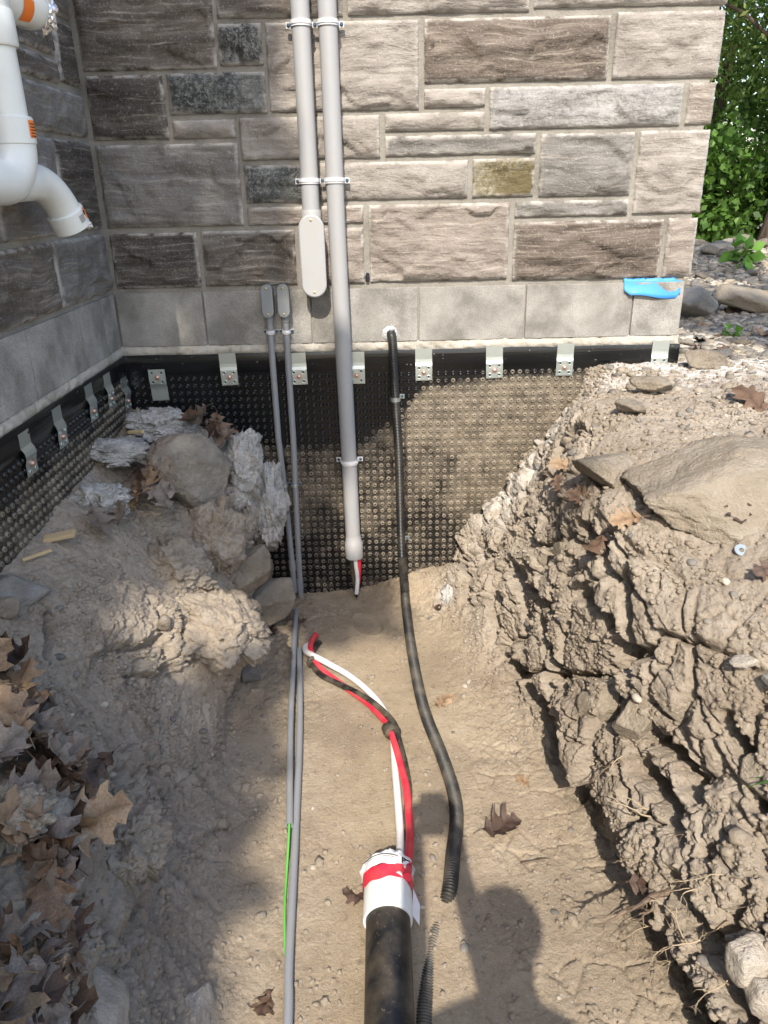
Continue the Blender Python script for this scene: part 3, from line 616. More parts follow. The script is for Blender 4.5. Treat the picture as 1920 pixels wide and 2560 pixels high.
def clip(par, loc, rz=0, flip=False, tilt=0, bend=1.0):
    w = .032; prof = [(.061, -.0125), (.02, -.0128), (.008, -.0138), (-.004, -.0168), (-.03, -.0172), (-.061, -.0168)]
    prof = [(z, y - (bend - 1) * .012 * (1 if k in (2, 3) else -.3)) for k, (z, y) in enumerate(prof)]
    m = MB(); n = len(prof); V = []
    for th in (0, .0018):
        for (z, y) in prof: V += [(-w, y + th, z), (w, y + th, z)]
    F = [(2 * i, 2 * i + 1, 2 * i + 3, 2 * i + 2) for i in range(n - 1)] + [(2 * n + 2 * i, 2 * n + 2 * i + 2, 2 * n + 2 * i + 3, 2 * n + 2 * i + 1) for i in range(n - 1)]
    F += [(2 * i, 2 * i + 2, 2 * n + 2 * i + 2, 2 * n + 2 * i) for i in range(n - 1)] + [(2 * i + 1, 2 * n + 2 * i + 1, 2 * n + 2 * i + 3, 2 * i + 3) for i in range(n - 1)]
    m.add(V, F)
    for sx in (-1, 1):
        for sz in (-.0125, -.048):
            ring = [(sx * .018 + .0062 * math.cos(a), -.0180, sz + .0062 * math.sin(a)) for a in np.linspace(0, 2 * math.pi, 11)]; m.tube(ring, .0016, 5, False)
    o = m.build('fixing_clip', M_ZINC, par, smooth=False); o.location = loc; o.rotation_euler = (0, math.pi if flip else 0, rz)
    if tilt: o.rotation_euler[1] += tilt
    s = MB(); s.tube([(0, -.0172, -.030), (0, -.0192, -.030)], .0105, 14); s.tube([(0, -.0188, -.030), (0, -.0228, -.030), (0, -.0253, -.030)], [.0075, .0068, .0035], 12); s.build('screw_head', M_COPPER, o)
    for sx in (-1, 1):
        for sz in (-.0125, -.048):
            d = MB(); d.tube([(sx * .018, -.0173, sz), (sx * .018, -.0177, sz)], .004, 8); d.build('punched_hole', M_INK, o, smooth=False)
    return o
for (x, z, fl) in ((-.860, .918, True), (-.584, .973, False), (-.317, .969, False), (-.094, .968, False), (.165, .975, False), (.436, .978, False), (.706, .982, False), (1.068, .985, False)): clip(mem_f, (x, W, z), 0, fl, random.Random(int(x * 99)).uniform(-.03, .03))
for (y, z, b, tl) in ((1.968, .952, 1.4, -.10), (2.195, .957, 1.2, -.08), (2.468, .960, 1.3, -.06), (2.650, .955, 1.2, -.08), (2.818, .902, 1.5, -.2)): clip(mem_s, (SX, y, z), math.pi / 2, False, 0, b)

# ------------------------------------------------------------------ grey conduits on the wall
def ribbon(m, path, z0, z1, th):
    """band that follows path [(x,y)] with thickness th towards its left side"""
    n = len(path); P = [Vector((x, y, 0)) for x, y in path]; Q = []
    for i in range(n):
        t = (P[min(i + 1, n - 1)] - P[max(i - 1, 0)]).normalized(); Q.append(P[i] + Vector((t.y, -t.x, 0)) * th)
    V = [(p.x, p.y, z) for z in (z0, z1) for p in P] + [(p.x, p.y, z) for z in (z0, z1) for p in Q]
    A, B, C2, D = 0, n, 2 * n, 3 * n; F = []
    for i in range(n - 1):
        F += [(A + i, A + i + 1, B + i + 1, B + i), (C2 + i, D + i, D + i + 1, C2 + i + 1), (A + i, C2 + i, C2 + i + 1, A + i + 1), (B + i, B + i + 1, D + i + 1, D + i)]
    F += [(A, B, D, C2), (A + n - 1, C2 + n - 1, D + n - 1, B + n - 1)]
    m.add(V, F)
def strap(par, x, y, z, r, wall, ears=(1, 1), h=.018, ear=.020, mat=None, smat=None, th=.0035):
    m = MB(); arc = [(x + (r + .0005) * math.cos(a), y + (r + .0005) * math.sin(a)) for a in np.linspace(math.pi, 2 * math.pi, 15)]
    lp = [(x - r - .0005 - ear * (1 if ears[0] else .32), wall), (x - r - .0005, wall)]; rp = [(x + r + .0005, wall), (x + r + .0005 + ear * (1 if ears[1] else .32), wall)]
    ribbon(m, lp + [(x - r - .0005, wall - .004)] + arc + [(x + r + .0005, wall - .004)] + rp, z - h / 2, z + h / 2, th)
    ribbon(m, [(px_ - 0, py_) for px_, py_ in [(x + (r + .0005 + th) * math.cos(a), y + (r + .0005 + th) * math.sin(a)) for a in np.linspace(math.pi * 1.03, 2 * math.pi * .985, 15)]], z - h * .16, z + h * .16, .0022)
    o = m.build('strap', mat or M_STRAP, par, smooth=True, auto=True)
    for s, e in ((-1, ears[0]), (1, ears[1])):
        if e:
            q = MB(); cx = x + s * (r + ear * .62); q.tube([(cx, wall - th, z), (cx, wall - th - .003, z), (cx, wall - th - .0055, z)], [.0062, .006, .003], 10); q.build('screw', smat or M_SCREWBLUE, o)
    return o
def stadium(cx, z0, z1, w, n=14):
    r = w / 2; return [(cx + r * math.cos(a), z1 - r + r * math.sin(a)) for a in np.linspace(0, math.pi, n)] + [(cx + r * math.cos(a), z0 + r + r * math.sin(a)) for a in np.linspace(math.pi, 2 * math.pi, n)]
CY = W - .062
c_l = tag(empty('conduit', (-.231, CY, 1.25)), 'left of two large grey conduits, ending in an oval access fitting', 'conduit', 'large grey conduits')
c_r = tag(empty('conduit', (-.145, CY, .187)), 'long large grey conduit running down the wall into the trench, cables below', 'conduit', 'large grey conduits')
def pt(m, name, mat, par, **k):
    o = m.build(name, mat, par, **k); p = par
    while p.parent is not None: p = p.parent
    if par.parent is None: o.matrix_parent_inverse = Matrix.Translation(par.location).inverted()
    return o
def strap_on(par, *a, **k):
    o = strap(par, *a, **k); o.matrix_parent_inverse = Matrix.Translation(par.location).inverted(); return o
pt(MB().tube([(-.231, CY, 2.8), (-.231, CY, 1.50)], .0302, 32), 'pipe', M_CONDUIT, c_l)
m = MB(); m.tube([(-.231, CY, 1.535), (-.231, CY, 1.53), (-.231, CY, 1.49)], [.0335, .035, .035], 32); pt(m, 'hub', M_LBCOVER, c_l)
m = MB(); m.prism(stadium(-.231, 1.250, 1.515, .080), W - .004, W - .088); lb = pt(m, 'access_body', M_LBCOVER, c_l, bevel=.004)
m = MB(); m.prism(stadium(-.231, 1.243, 1.521, .089), W - .0885, W - .1005); cv = m.build('cover', M_LBCOVER, lb, bevel=.005)
for z in (1.262, 1.503): MB().tube([(-.231, W - .1005, z), (-.231, W - .1025, z), (-.231, W - .1035, z)], [.004, .0038, .002], 12).build('cover_screw', M_BRASS, lb)
for k, (zz, ww) in enumerate(((1.405, .012), (1.392, .017), (1.379, .010), (1.366, .014))):    # raised moulding marks
    pass
pt(MB().tube([(-.146, CY, 2.8), (-.144, CY, 1.5), (-.138, CY, .95), (-.130, CY, .26)], .0302, 32), 'pipe', M_CONDUIT, c_r)
m = MB(); m._hollow([(-.130, CY, .285), (-.129, CY, .255), (-.129, CY, .250), (-.128, CY, .183)], [.0305, .0335, .037, .037], [.025, .028, .032, .033], 32); pt(m, 'coupling', M_CONDUIT, c_r)
for z in (2.087, 1.627):
    strap_on(c_l, -.231, CY, z, .0302, W - .034, (1, 0)); strap_on(c_r, -.145, CY, z, .0302, W - .034, (0, 1))
    q = MB(); q.tube([(-.188, W - .036, z), (-.188, W - .041, z), (-.188, W - .0435, z)], [.0062, .006, .003], 10); pt(q, 'screw', M_SCREWBLUE, c_r)
strap_on(c_r, -.133, CY, .605, .0302, W - .030, (1, 1), ear=.022)
SY = W - .030
for i, (x0, xb, zc, ze) in enumerate(((-.410, -.394, .124, .005), (-.351, -.368, .034, -.03))):
    c = tag(empty('small_conduit', (x0, SY, 0)), ('thin grey conduit on the wall, the left one of the pair', 'thin grey conduit on the wall, the right one of the pair')[i], 'conduit', 'thin grey conduits on the wall')
    pt(MB().tube([(x0, SY, 1.20), (x0 - .001, SY, 1.0), (x0 - .002, SY, .7), ((x0 + xb) / 2, SY, .45), (xb, SY - .004, zc), (xb + .001, SY - .006, ze)], .0122, 18), 'pipe', M_CONDUIT_S, c)
    m = MB(); m.prism(stadium(x0, 1.172, 1.284, .040), W - .003, W - .052); b = pt(m, 'access_body', M_LB_S, c, bevel=.003)
    m = MB(); m.prism(stadium(x0, 1.168, 1.288, .044), W - .0525, W - .060); m.build('cover', M_LB_S, b, bevel=.003)
    for z in (1.182, 1.274): MB().tube([(x0, W - .060, z), (x0, W - .062, z), (x0, W - .063, z)], [.004, .0038, .002], 10).build('cover_screw', M_BRASS, b)
    pt(MB().tube([(x0, SY, 1.174), (x0, SY, 1.15)], [.0155, .0155], 18), 'hub', M_LB_S, c)
    strap_on(c, x0, SY, 1.112, .0122, W - .006, (1, 1), h=.014, ear=.014, th=.0025)
    xs = x0 * .35 + xb * .65 if i == 0 else x0 * .4 + xb * .6
    strap_on(c, xs + (.0 if i else -.004), SY, .498, .0122, W - .014, (1, 1), h=.014, ear=.014, th=.0025, mat=M_ZINC)
    pt(MB().tube([(xb - .0006, SY - .003, zc + .03), (xb, SY - .004, zc - .014)], .0150, 18), 'coupling', M_CONDUIT_S, c)
# ------------------------------------------------------------------ height of the trench floor under a point
_fc = np.where((TU[0] > 5.0) & (TU[0] < 9.4))[0]
def floor_z(x, y):
    r = int(np.argmin(np.abs(YS - y))); xs = TP[r, _fc, 0]; zs = TP[r, _fc, 2]; o = np.argsort(xs); return float(np.interp(x, xs[o], zs[o]))
def lie(pts, r, sink=.25):
    return [(x, y, floor_z(x, y) + r * (1 - sink) + dz) for (x, y, dz) in pts]

# ------------------------------------------------------------------ white drain pipes by the side wall
PX, PY = -.870, 2.015
dp = tag(empty('drain_pipe', (PX, PY, 1.55)), 'white plastic drain pipe with elbows and orange stickers at the left wall', 'pipe')
pt(MB().tube([(PX, PY, 1.95), (PX, PY, 1.70)], .0445, 32), 'pipe', M_WHITEPVC, dp)
pt(MB().tube([(PX, PY, 1.99), (PX, PY, 1.985), (PX, PY, 1.92), (PX, PY, 1.915)], [.050, .053, .053, .050], 32), 'coupling', M_WHITEPVC, dp)
pt(MB().tube([(PX, PY, 2.8), (PX, PY, 2.2), (PX, PY, 2.12), (PX, PY, 2.06), (PX, PY, 1.985)], [.0445, .0445, .056, .054, .047], 32), 'upper_fitting', M_WHITEPVC, dp)
pt(MB().tube([(PX, PY, 1.773), (PX, PY, 1.77), (PX, PY, 1.715), (PX, PY, 1.712)], [.050, .0535, .0535, .050], 32), 'hub', M_WHITEPVC, dp)
def bend(c0, d0, d1, R, r, n=14, name='elbow', lead=0, tail=0):
    c0 = Vector(c0); d0 = Vector(d0).normalized(); d1 = Vector(d1).normalized(); P = []
    if lead: P.append(c0 - d0 * lead)
    for i in range(n + 1):
        a = math.pi / 2 * i / n; P.append(c0 + d0 * R * math.sin(a) + d1 * R * (1 - math.cos(a)))
    if tail: P.append(P[-1] + d1 * tail)
    return P
pt(MB().tube(bend((PX, PY, 1.715), (0, 0, -1), (-.12, -1, 0), .085, .05, lead=.01, tail=.25), .0505, 32), 'elbow', M_WHITEPVC, dp)
pt(MB().tube([(PX - .01, PY - .02, 1.630), (PX - .005, PY + .075, 1.632)], .0445, 28), 'side_outlet', M_WHITEPVC, dp)
e2 = bend((PX - .004, PY + .085, 1.632), (0.1, 1, 0), (0.16, .42, -.9), .078, .0445, lead=.035, tail=.004); pt(MB().tube(e2, .0445, 32), 'elbow', M_WHITEPVC, dp)
end = Vector(e2[-1]); dn = Vector((.16, .42, -.9)).normalized(); hb = pt(MB()._hollow([end - dn * .004, end, end + dn * .046], [.0455, .0505, .0505], [.043, .044, .044], 32), 'outlet_hub', M_WHITEPVC, dp)
def curved_label(c, ax, r, a0, a1, h0, h1, mat, name, par, n=10):
    c = Vector(c); ax = Vector(ax).normalized(); u = Vector((1, 0, 0)); u = (u - ax * u.dot(ax)).normalized(); v = ax.cross(u); V = []
    for i in range(n + 1):
        a = a0 + (a1 - a0) * i / n
        for h in (h0, h1): V.append(c + ax * h + (u * math.cos(a) + v * math.sin(a)) * r)
    return pt(MB().add(V, [(2 * i, 2 * i + 2, 2 * i + 3, 2 * i + 1) for i in range(n)]), name, mat, par)
# angles are measured from +x; the camera lies towards (+x,-y)
curved_label((PX, PY, 1.742), (0, 0, 1), .0540, -.30, .62, -.016, .022, M_ORANGE, 'sticker', dp)
for k in range(5): curved_label((PX, PY, 1.742), (0, 0, 1), .0543, -.22, .2 + .3 * ((k * 7) % 3) / 3, .013 - k * .0065, .0155 - k * .0065, M_INK, 'printed_line', dp)
curved_label(end + dn * .02, -dn, .0509, -.55, .62, -.014, .016, M_PAPER, 'sticker', dp)
curved_label(end + dn * .02, -dn, .0513, .02, .62, -.012, .018, M_ORANGE, 'sticker', dp)
curved_label(end + dn * .02, -dn, .0515, -.08, .12, .002, .014, M_INK, 'printed_mark', dp)
for k in range(6): curved_label(end + dn * .02, -dn, .0512, -.50 + .065 * k, -.50 + .065 * k + .03, -.010, .010, M_INK, 'barcode_bar', dp, 2)
pt(MB().tube([(PX, PY, 2.07), (PX + .002, PY + .04, 2.035), (PX + .010, PY + .09, 2.022), (PX + .018, PY + .16, 2.028), (PX + .018, PY + .165, 2.029), (PX + .020, PY + .19, 2.032)], [.046, .047, .047, .047, .053, .053], 28), 'branch', M_WHITEPVC, dp)
curved_label((PX + .011, PY + .105, 2.023), (.1, .98, .05), .0480, -.1, 1.0, -.024, .024, M_ORANGE, 'sticker', dp)
def crumple(name, c, size, seed, mat, par=None, amp=.25, sub=4):
    bm = bmesh.new(); bmesh.ops.create_icosphere(bm, subdivisions=sub, radius=1); V = np.array([v.co[:] for v in bm.verts]); F = [tuple(v.index for v in f.verts) for f in bm.faces]; bm.free()
    F1, F2, ID = voro(V * 2.2 + seed, seed); V = V * (1 + amp * (F2 - F1 - .3) + amp * .4 * fbm(V * 4 + seed, 2, seed))[:, None] * np.array(size) + np.array(c)
    me = np_mesh(name, V, F, mat, False); return obj(name, me, par)
o = crumple('foil_wrap', (PX + .040, PY + .225, 2.032), (.034, .040, .058), 3, M_FOIL, dp, .5); o.matrix_parent_inverse = Matrix.Translation(dp.location).inverted()
o = crumple('foil_scrap', end + dn * .046 + Vector((.034, .024, .004)), (.014, .016, .012), 5, M_FOIL, dp, .6, 3); o.matrix_parent_inverse = Matrix.Translation(dp.location).inverted()

# ------------------------------------------------------------------ black corrugated conduit
def corrugated(m, path, r, amp, pitch, n=16):
    P = [np.array(p) for p in path]; L = [0]
    for a, b in zip(P[:-1], P[1:]): L.append(L[-1] + np.linalg.norm(b - a))
    s = np.arange(0, L[-1], pitch / 4); Q = np.stack([np.interp(s, L, [p[k] for p in P]) for k in range(3)], -1)
    rad = [r + amp * (1, .55, -1, .3)[i % 4] for i in range(len(s))]
    m.tube([tuple(q) for q in Q], rad, n)
wp = spline([(.040, W + .02, 1.095), (.042, W - .012, 1.092), (.046, W - .036, 1.065), (.050, W - .038, .95), (.054, W - .038, .84), (.065, W - .038, .587), (.068, W - .040, .30), (.071, W - .055, .17)], 10)
fl = [(.078, 2.76, .04), (.081, 2.69, .0), (.093, 2.362, 0), (.117, 2.034, 0), (.160, 1.809, 0), (.181, 1.655, 0), (.180, 1.552, 0), (.158, 1.428, 0), (.143, 1.345, -.010), (.122, 1.300, -.036), (.098, 1.235, -.030), (.082, 1.17, -.031), (.070, 1.10, -.026), (.055, .95, -.022), (.04, .5, -.026), (.03, -.3, -.02)]
fp = spline([tuple(wp[-1])] + lie(fl, .0185), 12)
cc = tag(empty('flexible_conduit', (.045, W - .03, 1.06)), 'black corrugated flexible conduit from the wall hole snaking along the trench floor', 'conduit')
m = MB(); corrugated(m, wp, .0172, .0008, .0062); pt(m, 'wall_run', M_CORR, cc)
m = MB(); corrugated(m, fp, .0182, .0016, .0068); pt(m, 'ground_run', M_CORR_D, cc)
for (x, z, s) in ((.0535, .848, 1), (.0685, .238, 1)):
    m = MB(); m.tube([(x, W - .038, z + .008), (x, W - .038, z - .008)], .0200, 24); o = pt(m, 'clamp', M_ZINC, cc)
    b = MB(); b.box((x + .026, W - .018, z + .006), (.020, .004, .018)); o2 = b.build('clamp_ear', M_ZINC, o, smooth=False); b = MB(); b.tube([(x + .027, W - .020, z + .007), (x + .027, W - .027, z + .007)], .005, 8); b.build('clamp_screw', M_SCREWBLUE, o)
sl = tag(crumple('sealant_patch', (.037, W - .004, 1.093), (.030, .012, .030), 9, M_SEAL, None, .2), 'glossy clear sealant round the corrugated conduit where it leaves the blocks', 'sealant')
o = crumple('bead_lump', (.046, W - .012, 1.112), (.012, .010, .008), 12, M_SEAL, sl, .3, 3)

# ------------------------------------------------------------------ blue film scrap on the block corner
xs = np.linspace(.903, 1.118, 30); V = []
for i, x in enumerate(xs):
    u = i / 29; top = 1.274 + (.003 * math.sin(i * 2.1) if i % 5 < 2 else 0) - (.010 if i > 26 else 0); bot = 1.214 + .006 * math.sin(u * 6) - .010 * u + (.018 * max(0, .12 - u) / .12) + (.012 if i > 27 else 0)
    for k in range(6):
        t = k / 5; V.append((x + .004 * t * (1 if i < 3 else 0), W - .003 - .020 * t ** 2 * (.6 + .4 * math.sin(u * 5)) - .0008 * math.sin(i * .5), top + (bot - top) * t))
bl = np_mesh('blue_film', V, [(i * 6 + k, i * 6 + k + 1, (i + 1) * 6 + k + 1, (i + 1) * 6 + k) for i in range(29) for k in range(5)], M_BLUE); o = obj('blue_film', bl); s_ = o.modifiers.new('s', 'SOLIDIFY'); s_.thickness = .0012
tag(o, 'torn strip of bright blue film stuck to the blocks at the right corner', 'film')
# ------------------------------------------------------------------ cables
def cable(name, pts, r, mat, label, group, tip=None, sub=10):
    P = [tuple(p) for p in spline(pts, sub)]; o = MB().tube(P, r, 14).build(name, mat, None); tag(o, label, 'cable', group)
    if tip:
        a = Vector(P[-1]); d = (a - Vector(P[-3])).normalized(); MB().tube([a - d * .002, a + d * .010, a + d * .016], [r * .95, r * .8, r * .3], 12).build('taped_tip', tip, o)
    return o
BX, BY = -.128, CY
cable('power_cable', [(BX + .004, BY - .012, .30), (BX + .004, BY - .014, .17), (BX + .010, BY - .022, .09), (BX + .004, BY - .030, .022)], .0088, M_WHITE, 'white cable end hanging out of the large conduit', 'cables hanging from the conduit', M_CABLEBLK)
cable('power_cable', [(BX + .018, BY + .004, .30), (BX + .019, BY + .000, .17), (BX + .018, BY - .006, .11), (BX + .006, BY - .006, .03)], .0088, M_RED, 'red cable end hanging out of the large conduit', 'cables hanging from the conduit')
cable('power_cable', [(BX - .014, BY + .006, .30), (BX - .012, BY + .004, .17), (BX - .008, BY + .000, .10), (BX + .000, BY - .004, .02)], .0088, M_CABLEBLK, 'black cable end hanging behind the white one under the large conduit', 'cables hanging from the conduit')
R = .0108
def gz(pts, extra=0): return [(x, y, floor_z(x, y) + R * .9 + dz + extra) for (x, y, dz) in pts]
TR = gz([(.036, 1.30, .085), (.040, 1.36, .062), (.050, 1.50, .022), (.047, 1.65, .012), (.034, 1.75, .012), (.012, 1.88, .016), (.000, 1.93, .018), (-.06, 2.045, .008), (-.12, 2.125, .004), (-.18, 2.20, .003), (-.235, 2.262, .008), (-.272, 2.325, .016), (-.286, 2.385, .016), (-.288, 2.44, .010), (-.276, 2.50, .004)])
TW = gz([(.014, 1.30, .088), (.020, 1.36, .060), (.024, 1.50, .012), (.020, 1.65, .004), (.016, 1.76, .002), (.014, 1.88, .004), (.010, 1.94, .008), (-.028, 2.045, .012), (-.075, 2.13, .012), (-.14, 2.215, .016), (-.215, 2.275, .026), (-.268, 2.318, .030), (-.298, 2.36, .020), (-.308, 2.405, .010), (-.296, 2.435, .004)])
TK = gz([(-.005, 1.30, .082), (.004, 1.36, .050), (.030, 1.50, .004), (.052, 1.64, .002), (.046, 1.76, .006), (.026, 1.88, .020), (.012, 1.935, .030), (-.045, 2.035, .022), (-.10, 2.105, .012), (-.165, 2.175, .004), (-.235, 2.235, .004), (-.268, 2.29, .008), (-.280, 2.36, .004), (-.272, 2.42, .002), (-.258, 2.455, .0)])
cable('power_cable', TR, R, M_RED, 'red cable curving along the trench floor out of the taped pipe', 'cables along the trench floor')
cable('power_cable', TW, R, M_WHITE, 'white cable curving along the trench floor out of the taped pipe', 'cables along the trench floor')
cable('power_cable', TK, R, M_CABLEBLK, 'black cable curving along the trench floor out of the taped pipe', 'cables along the trench floor')
def tape_wrap(name, c, d, r, L, label, flat=(1.15, .9)):
    c = Vector(c); d = Vector(d).normalized(); s = d.cross(Vector((0, 0, 1))).normalized(); u = s.cross(d); V = []; n = 18; K = 7
    for i in range(K):
        t = -L / 2 + L * i / (K - 1); rr = r * (1 + .05 * math.sin(i * 2.3)) * (.92 if i in (0, K - 1) else 1)
        for k in range(n):
            a = 2 * math.pi * k / n; V.append(c + d * t + s * math.cos(a) * rr * flat[0] + u * math.sin(a) * rr * flat[1])
    F = [(i * n + k, i * n + (k + 1) % n, (i + 1) * n + (k + 1) % n, (i + 1) * n + k) for i in range(K - 1) for k in range(n)] + [tuple(range(n)), tuple((K - 1) * n + k for k in range(n))]
    o = MB().add(V, F).build(name, M_CABLEBLK, None); tag(o, label, 'tape'); return o
tape_wrap('tape_wrap', (.008, 1.912, floor_z(.008, 1.912) + .024), (-.35, .9, 0), .0245, .040, 'black tape bundling the three cables at mid trench', (1.1, .95))
tape_wrap('tape_wrap', (-.272, 2.305, floor_z(-.27, 2.305) + .024), (-.5, .85, .1), .0225, .012, 'black tape tie near the free cable ends', (1.05, 1.05))

# ------------------------------------------------------------------ big black pipe with white sleeve
ZP = .046
bp = tag(empty('duct_pipe', (-.010, 1.2, 0)), 'large dusty black pipe lying in the trench, its end sleeved in white', 'pipe')
m = MB(); m._hollow([(-.016, -1.2, ZP), (-.013, .6, ZP), (-.011, 1.25, ZP)], .0515, .045, 40); pt(m, 'pipe', M_BLACK, bp)
m = MB(); m._hollow([(-.0115, 1.219, ZP), (-.0115, 1.222, ZP), (-.011, 1.30, ZP), (-.011, 1.322, ZP)], [.0572, .0582, .0582, .0578], [.0520, .0525, .0525, .0525], 44); pt(m, 'sleeve', M_WHITEPVC, bp)
def wrap_ring(y0, y1, r0, r1, mat, name, seed, par, K=6, n=48, amp=.0015, cap=False):
    V = []; rs = np.random.RandomState(seed); ph = rs.rand(4) * 6
    for i in range(K):
        t = i / (K - 1)
        for k in range(n):
            a = 2 * math.pi * k / n; r = r0 + (r1 - r0) * t + amp * (math.sin(a * 7 + ph[0] + t * 3) + math.sin(a * 13 + ph[1] - t * 5) * .6 + rs.uniform(-.5, .5))
            yy = y0 + (y1 - y0) * t + (.0035 * math.sin(a * 3 + ph[2]) + .002 * math.sin(a * 9 + ph[3])) * (1 if i in (0, K - 1) else .3)
            V.append((-.011 + r * math.cos(a), yy, ZP + r * math.sin(a)))
    F = [(i * n + k, i * n + (k + 1) % n, (i + 1) * n + (k + 1) % n, (i + 1) * n + k) for i in range(K - 1) for k in range(n)]
    if cap: V.append((-.005, y1 + .003, ZP + .02)); F += [((K - 1) * n + k, (K - 1) * n + (k + 1) % n, K * n) for k in range(n)]
    return pt(MB().add(V, F), name, mat, par)
bag = wrap_ring(1.328, 1.352, .0612, .066, M_BAG, 'plastic_bag', 3, bp, K=7, amp=.002)
V = []; n = 48; K = 7; rs = np.random.RandomState(2)
for i in range(K):
    t = i / (K - 1); r = .067 * (1 - t ** 1.4 * .72)
    for k in range(n):
        a = 2 * math.pi * k / n; rr = r * (1 + .05 * math.sin(a * 11 + i) + .04 * rs.uniform(-1, 1)); V.append((-.011 + .014 * t + rr * math.cos(a), 1.350 + .030 * math.sin(t * 1.57) + .002 * rs.uniform(-1, 1), ZP + .018 * t + rr * math.sin(a)))
V.append((.006, 1.384, ZP + .02)); F = [(i * n + k, i * n + (k + 1) % n, (i + 1) * n + (k + 1) % n, (i + 1) * n + k) for i in range(K - 1) for k in range(n)] + [((K - 1) * n + k, (K - 1) * n + (k + 1) % n, K * n) for k in range(n)]
MB().add(V, F).build('bag_end', M_BAG, bag)
wrap_ring(1.292, 1.331, .0602, .0618, M_RED, 'red_tape', 6, bp, K=6, amp=.0005)
# print on the bag: two dark bands and a letter
def arc_patch(a0, a1, y0, y1, r, mat, name, par):
    V = []; n = 16
    for i in range(n + 1):
        a = a0 + (a1 - a0) * i / n; u = i / n
        for yy in (y0 + .004 * math.sin(u * 3), y1 + .004 * math.sin(u * 3)): V.append((-.011 + r * math.cos(a), yy, ZP + r * math.sin(a)))
    MB().add(V, [(2 * i, 2 * i + 2, 2 * i + 3, 2 * i + 1) for i in range(n)]).build(name, mat, par)
arc_patch(1.15, 2.55, 1.3445, 1.3475, .0692, M_INK, 'printed_band', bag); arc_patch(1.2, 2.5, 1.3395, 1.3410, .0690, M_INK, 'printed_band', bag); arc_patch(.25, .70, 1.336, 1.339, .0688, M_INK, 'printed_band', bag); arc_patch(.2, .66, 1.331, 1.3325, .0686, M_INK, 'printed_band', bag)
tc = bpy.data.curves.new('letter', 'FONT'); tc.body = 'P'; tc.size = .026; tc.extrude = .0006; _tmp = bpy.data.objects.new('letter_tmp', tc); COL.objects.link(_tmp)
bpy.context.view_layer.update(); _lm = bpy.data.meshes.new_from_object(_tmp.evaluated_get(bpy.context.evaluated_depsgraph_get())); bpy.data.objects.remove(_tmp); _lm.materials.clear(); _lm.materials.append(M_INK); to = obj('printed_letter', _lm); aa = .95; to.parent = bag; to.location = (-.011 + .0695 * math.cos(aa) - .006, 1.331, ZP + .0695 * math.sin(aa) + .003); to.rotation_euler = (.0, math.pi / 2 - aa, 0)
V = [(.046, 1.250, ZP - .02), (.062, 1.235, ZP - .036), (.066, 1.29, ZP - .034), (.050, 1.32, ZP - .012), (.056, 1.28, ZP - .022)]
MB().add(V, [(0, 1, 4), (1, 2, 4), (2, 3, 4), (3, 0, 4)]).build('bag_corner', M_BAG, bag)

# ------------------------------------------------------------------ long grey conduits on the floor and the green wire
r1 = .0103
P1 = lie([(-.368, 2.665, .014), (-.318, 1.98, .012), (-.274, 1.535, .012)], r1, 0); P2 = lie([(-.330, 2.40, .004), (-.286, 1.95, .004), (-.256, 1.50, .004), (-.235, 1.15, .004), (-.218, .95, .004), (-.17, .1, .004)], r1, 0)
c1_ = tag(empty('floor_conduit', P1[0]), 'shorter grey conduit lying on the trench floor with a green wire inside', 'conduit', 'grey conduits on the trench floor')
m = MB(); S1 = spline(P1, 12); m._hollow([tuple(p) for p in S1[:-1]] + [tuple(S1[-1])], r1, .0078, 18); pt(m, 'pipe', M_CONDUIT_S, c1_)
m = MB(); m.tube([S1[0], (S1[0][0] - .004, S1[0][1] + .022, S1[0][2] - .006)], [r1, .003], 12); pt(m, 'squeezed_end', M_CONDUIT_S, c1_)
c2_ = tag(empty('floor_conduit', P2[0]), 'longer grey conduit lying on the trench floor towards the front edge', 'conduit', 'grey conduits on the trench floor')
m = MB(); m._hollow([tuple(p) for p in spline(P2, 10)], r1, .0078, 18); pt(m, 'pipe', M_CONDUIT_S, c2_)
gw = [(x, y, z) for (x, y, z) in [(-.285, 1.66, P1[2][2] + .001), (-.2745, 1.53, P1[2][2] - .001), (-.268, 1.40, floor_z(-.268, 1.4) + .006), (-.262, 1.30, floor_z(-.262, 1.3) + .005), (-.251, 1.205, floor_z(-.25, 1.205) + .003), (-.240, 1.13, floor_z(-.24, 1.13) - .01)]]
g = MB().tube([tuple(p) for p in spline(gw, 8)], .0034, 10).build('green_wire', M_GREEN, None); tag(g, 'bright green wire coming out of the shorter floor conduit', 'wire')
# ------------------------------------------------------------------ stones and lumps in the banks
def rock(name, loc, size, rot, seed, mat, label, cat='rock', facets=9, amp=.10, sub=4, group=None, keep=(.48, .86)):
    bm = bmesh.new(); bmesh.ops.create_icosphere(bm, subdivisions=sub, radius=1); V = np.array([v.co[:] for v in bm.verts]); F = np.array([tuple(v.index for v in f.verts) for f in bm.faces]); bm.free()
    rs = np.random.RandomState(seed); r = np.full(len(V), 1.05)
    for _ in range(facets + (5 if keep[0] < .6 else 0)):
        n = rs.normal(size=3); n /= np.linalg.norm(n); d = rs.uniform(*keep); c = V @ n; r = np.where(c > .05, np.minimum(r, d / np.maximum(c, .05)), r)
    V = V * r[:, None]; V = V * (1 + amp * fbm(V * 1.7 + seed, 3, seed) + amp * .45 * fbm(V * 7 + seed, 3, seed + 1) + (amp * .30 * fbm(V * 20 + seed, 3, seed + 2) if sub > 4 else 0))[:, None] * np.array(size)
    me = np_mesh(name, V, F, mat); o = obj(name, me, None, loc); o.rotation_euler = rot
    if label: tag(o, label, cat, group)
    return o
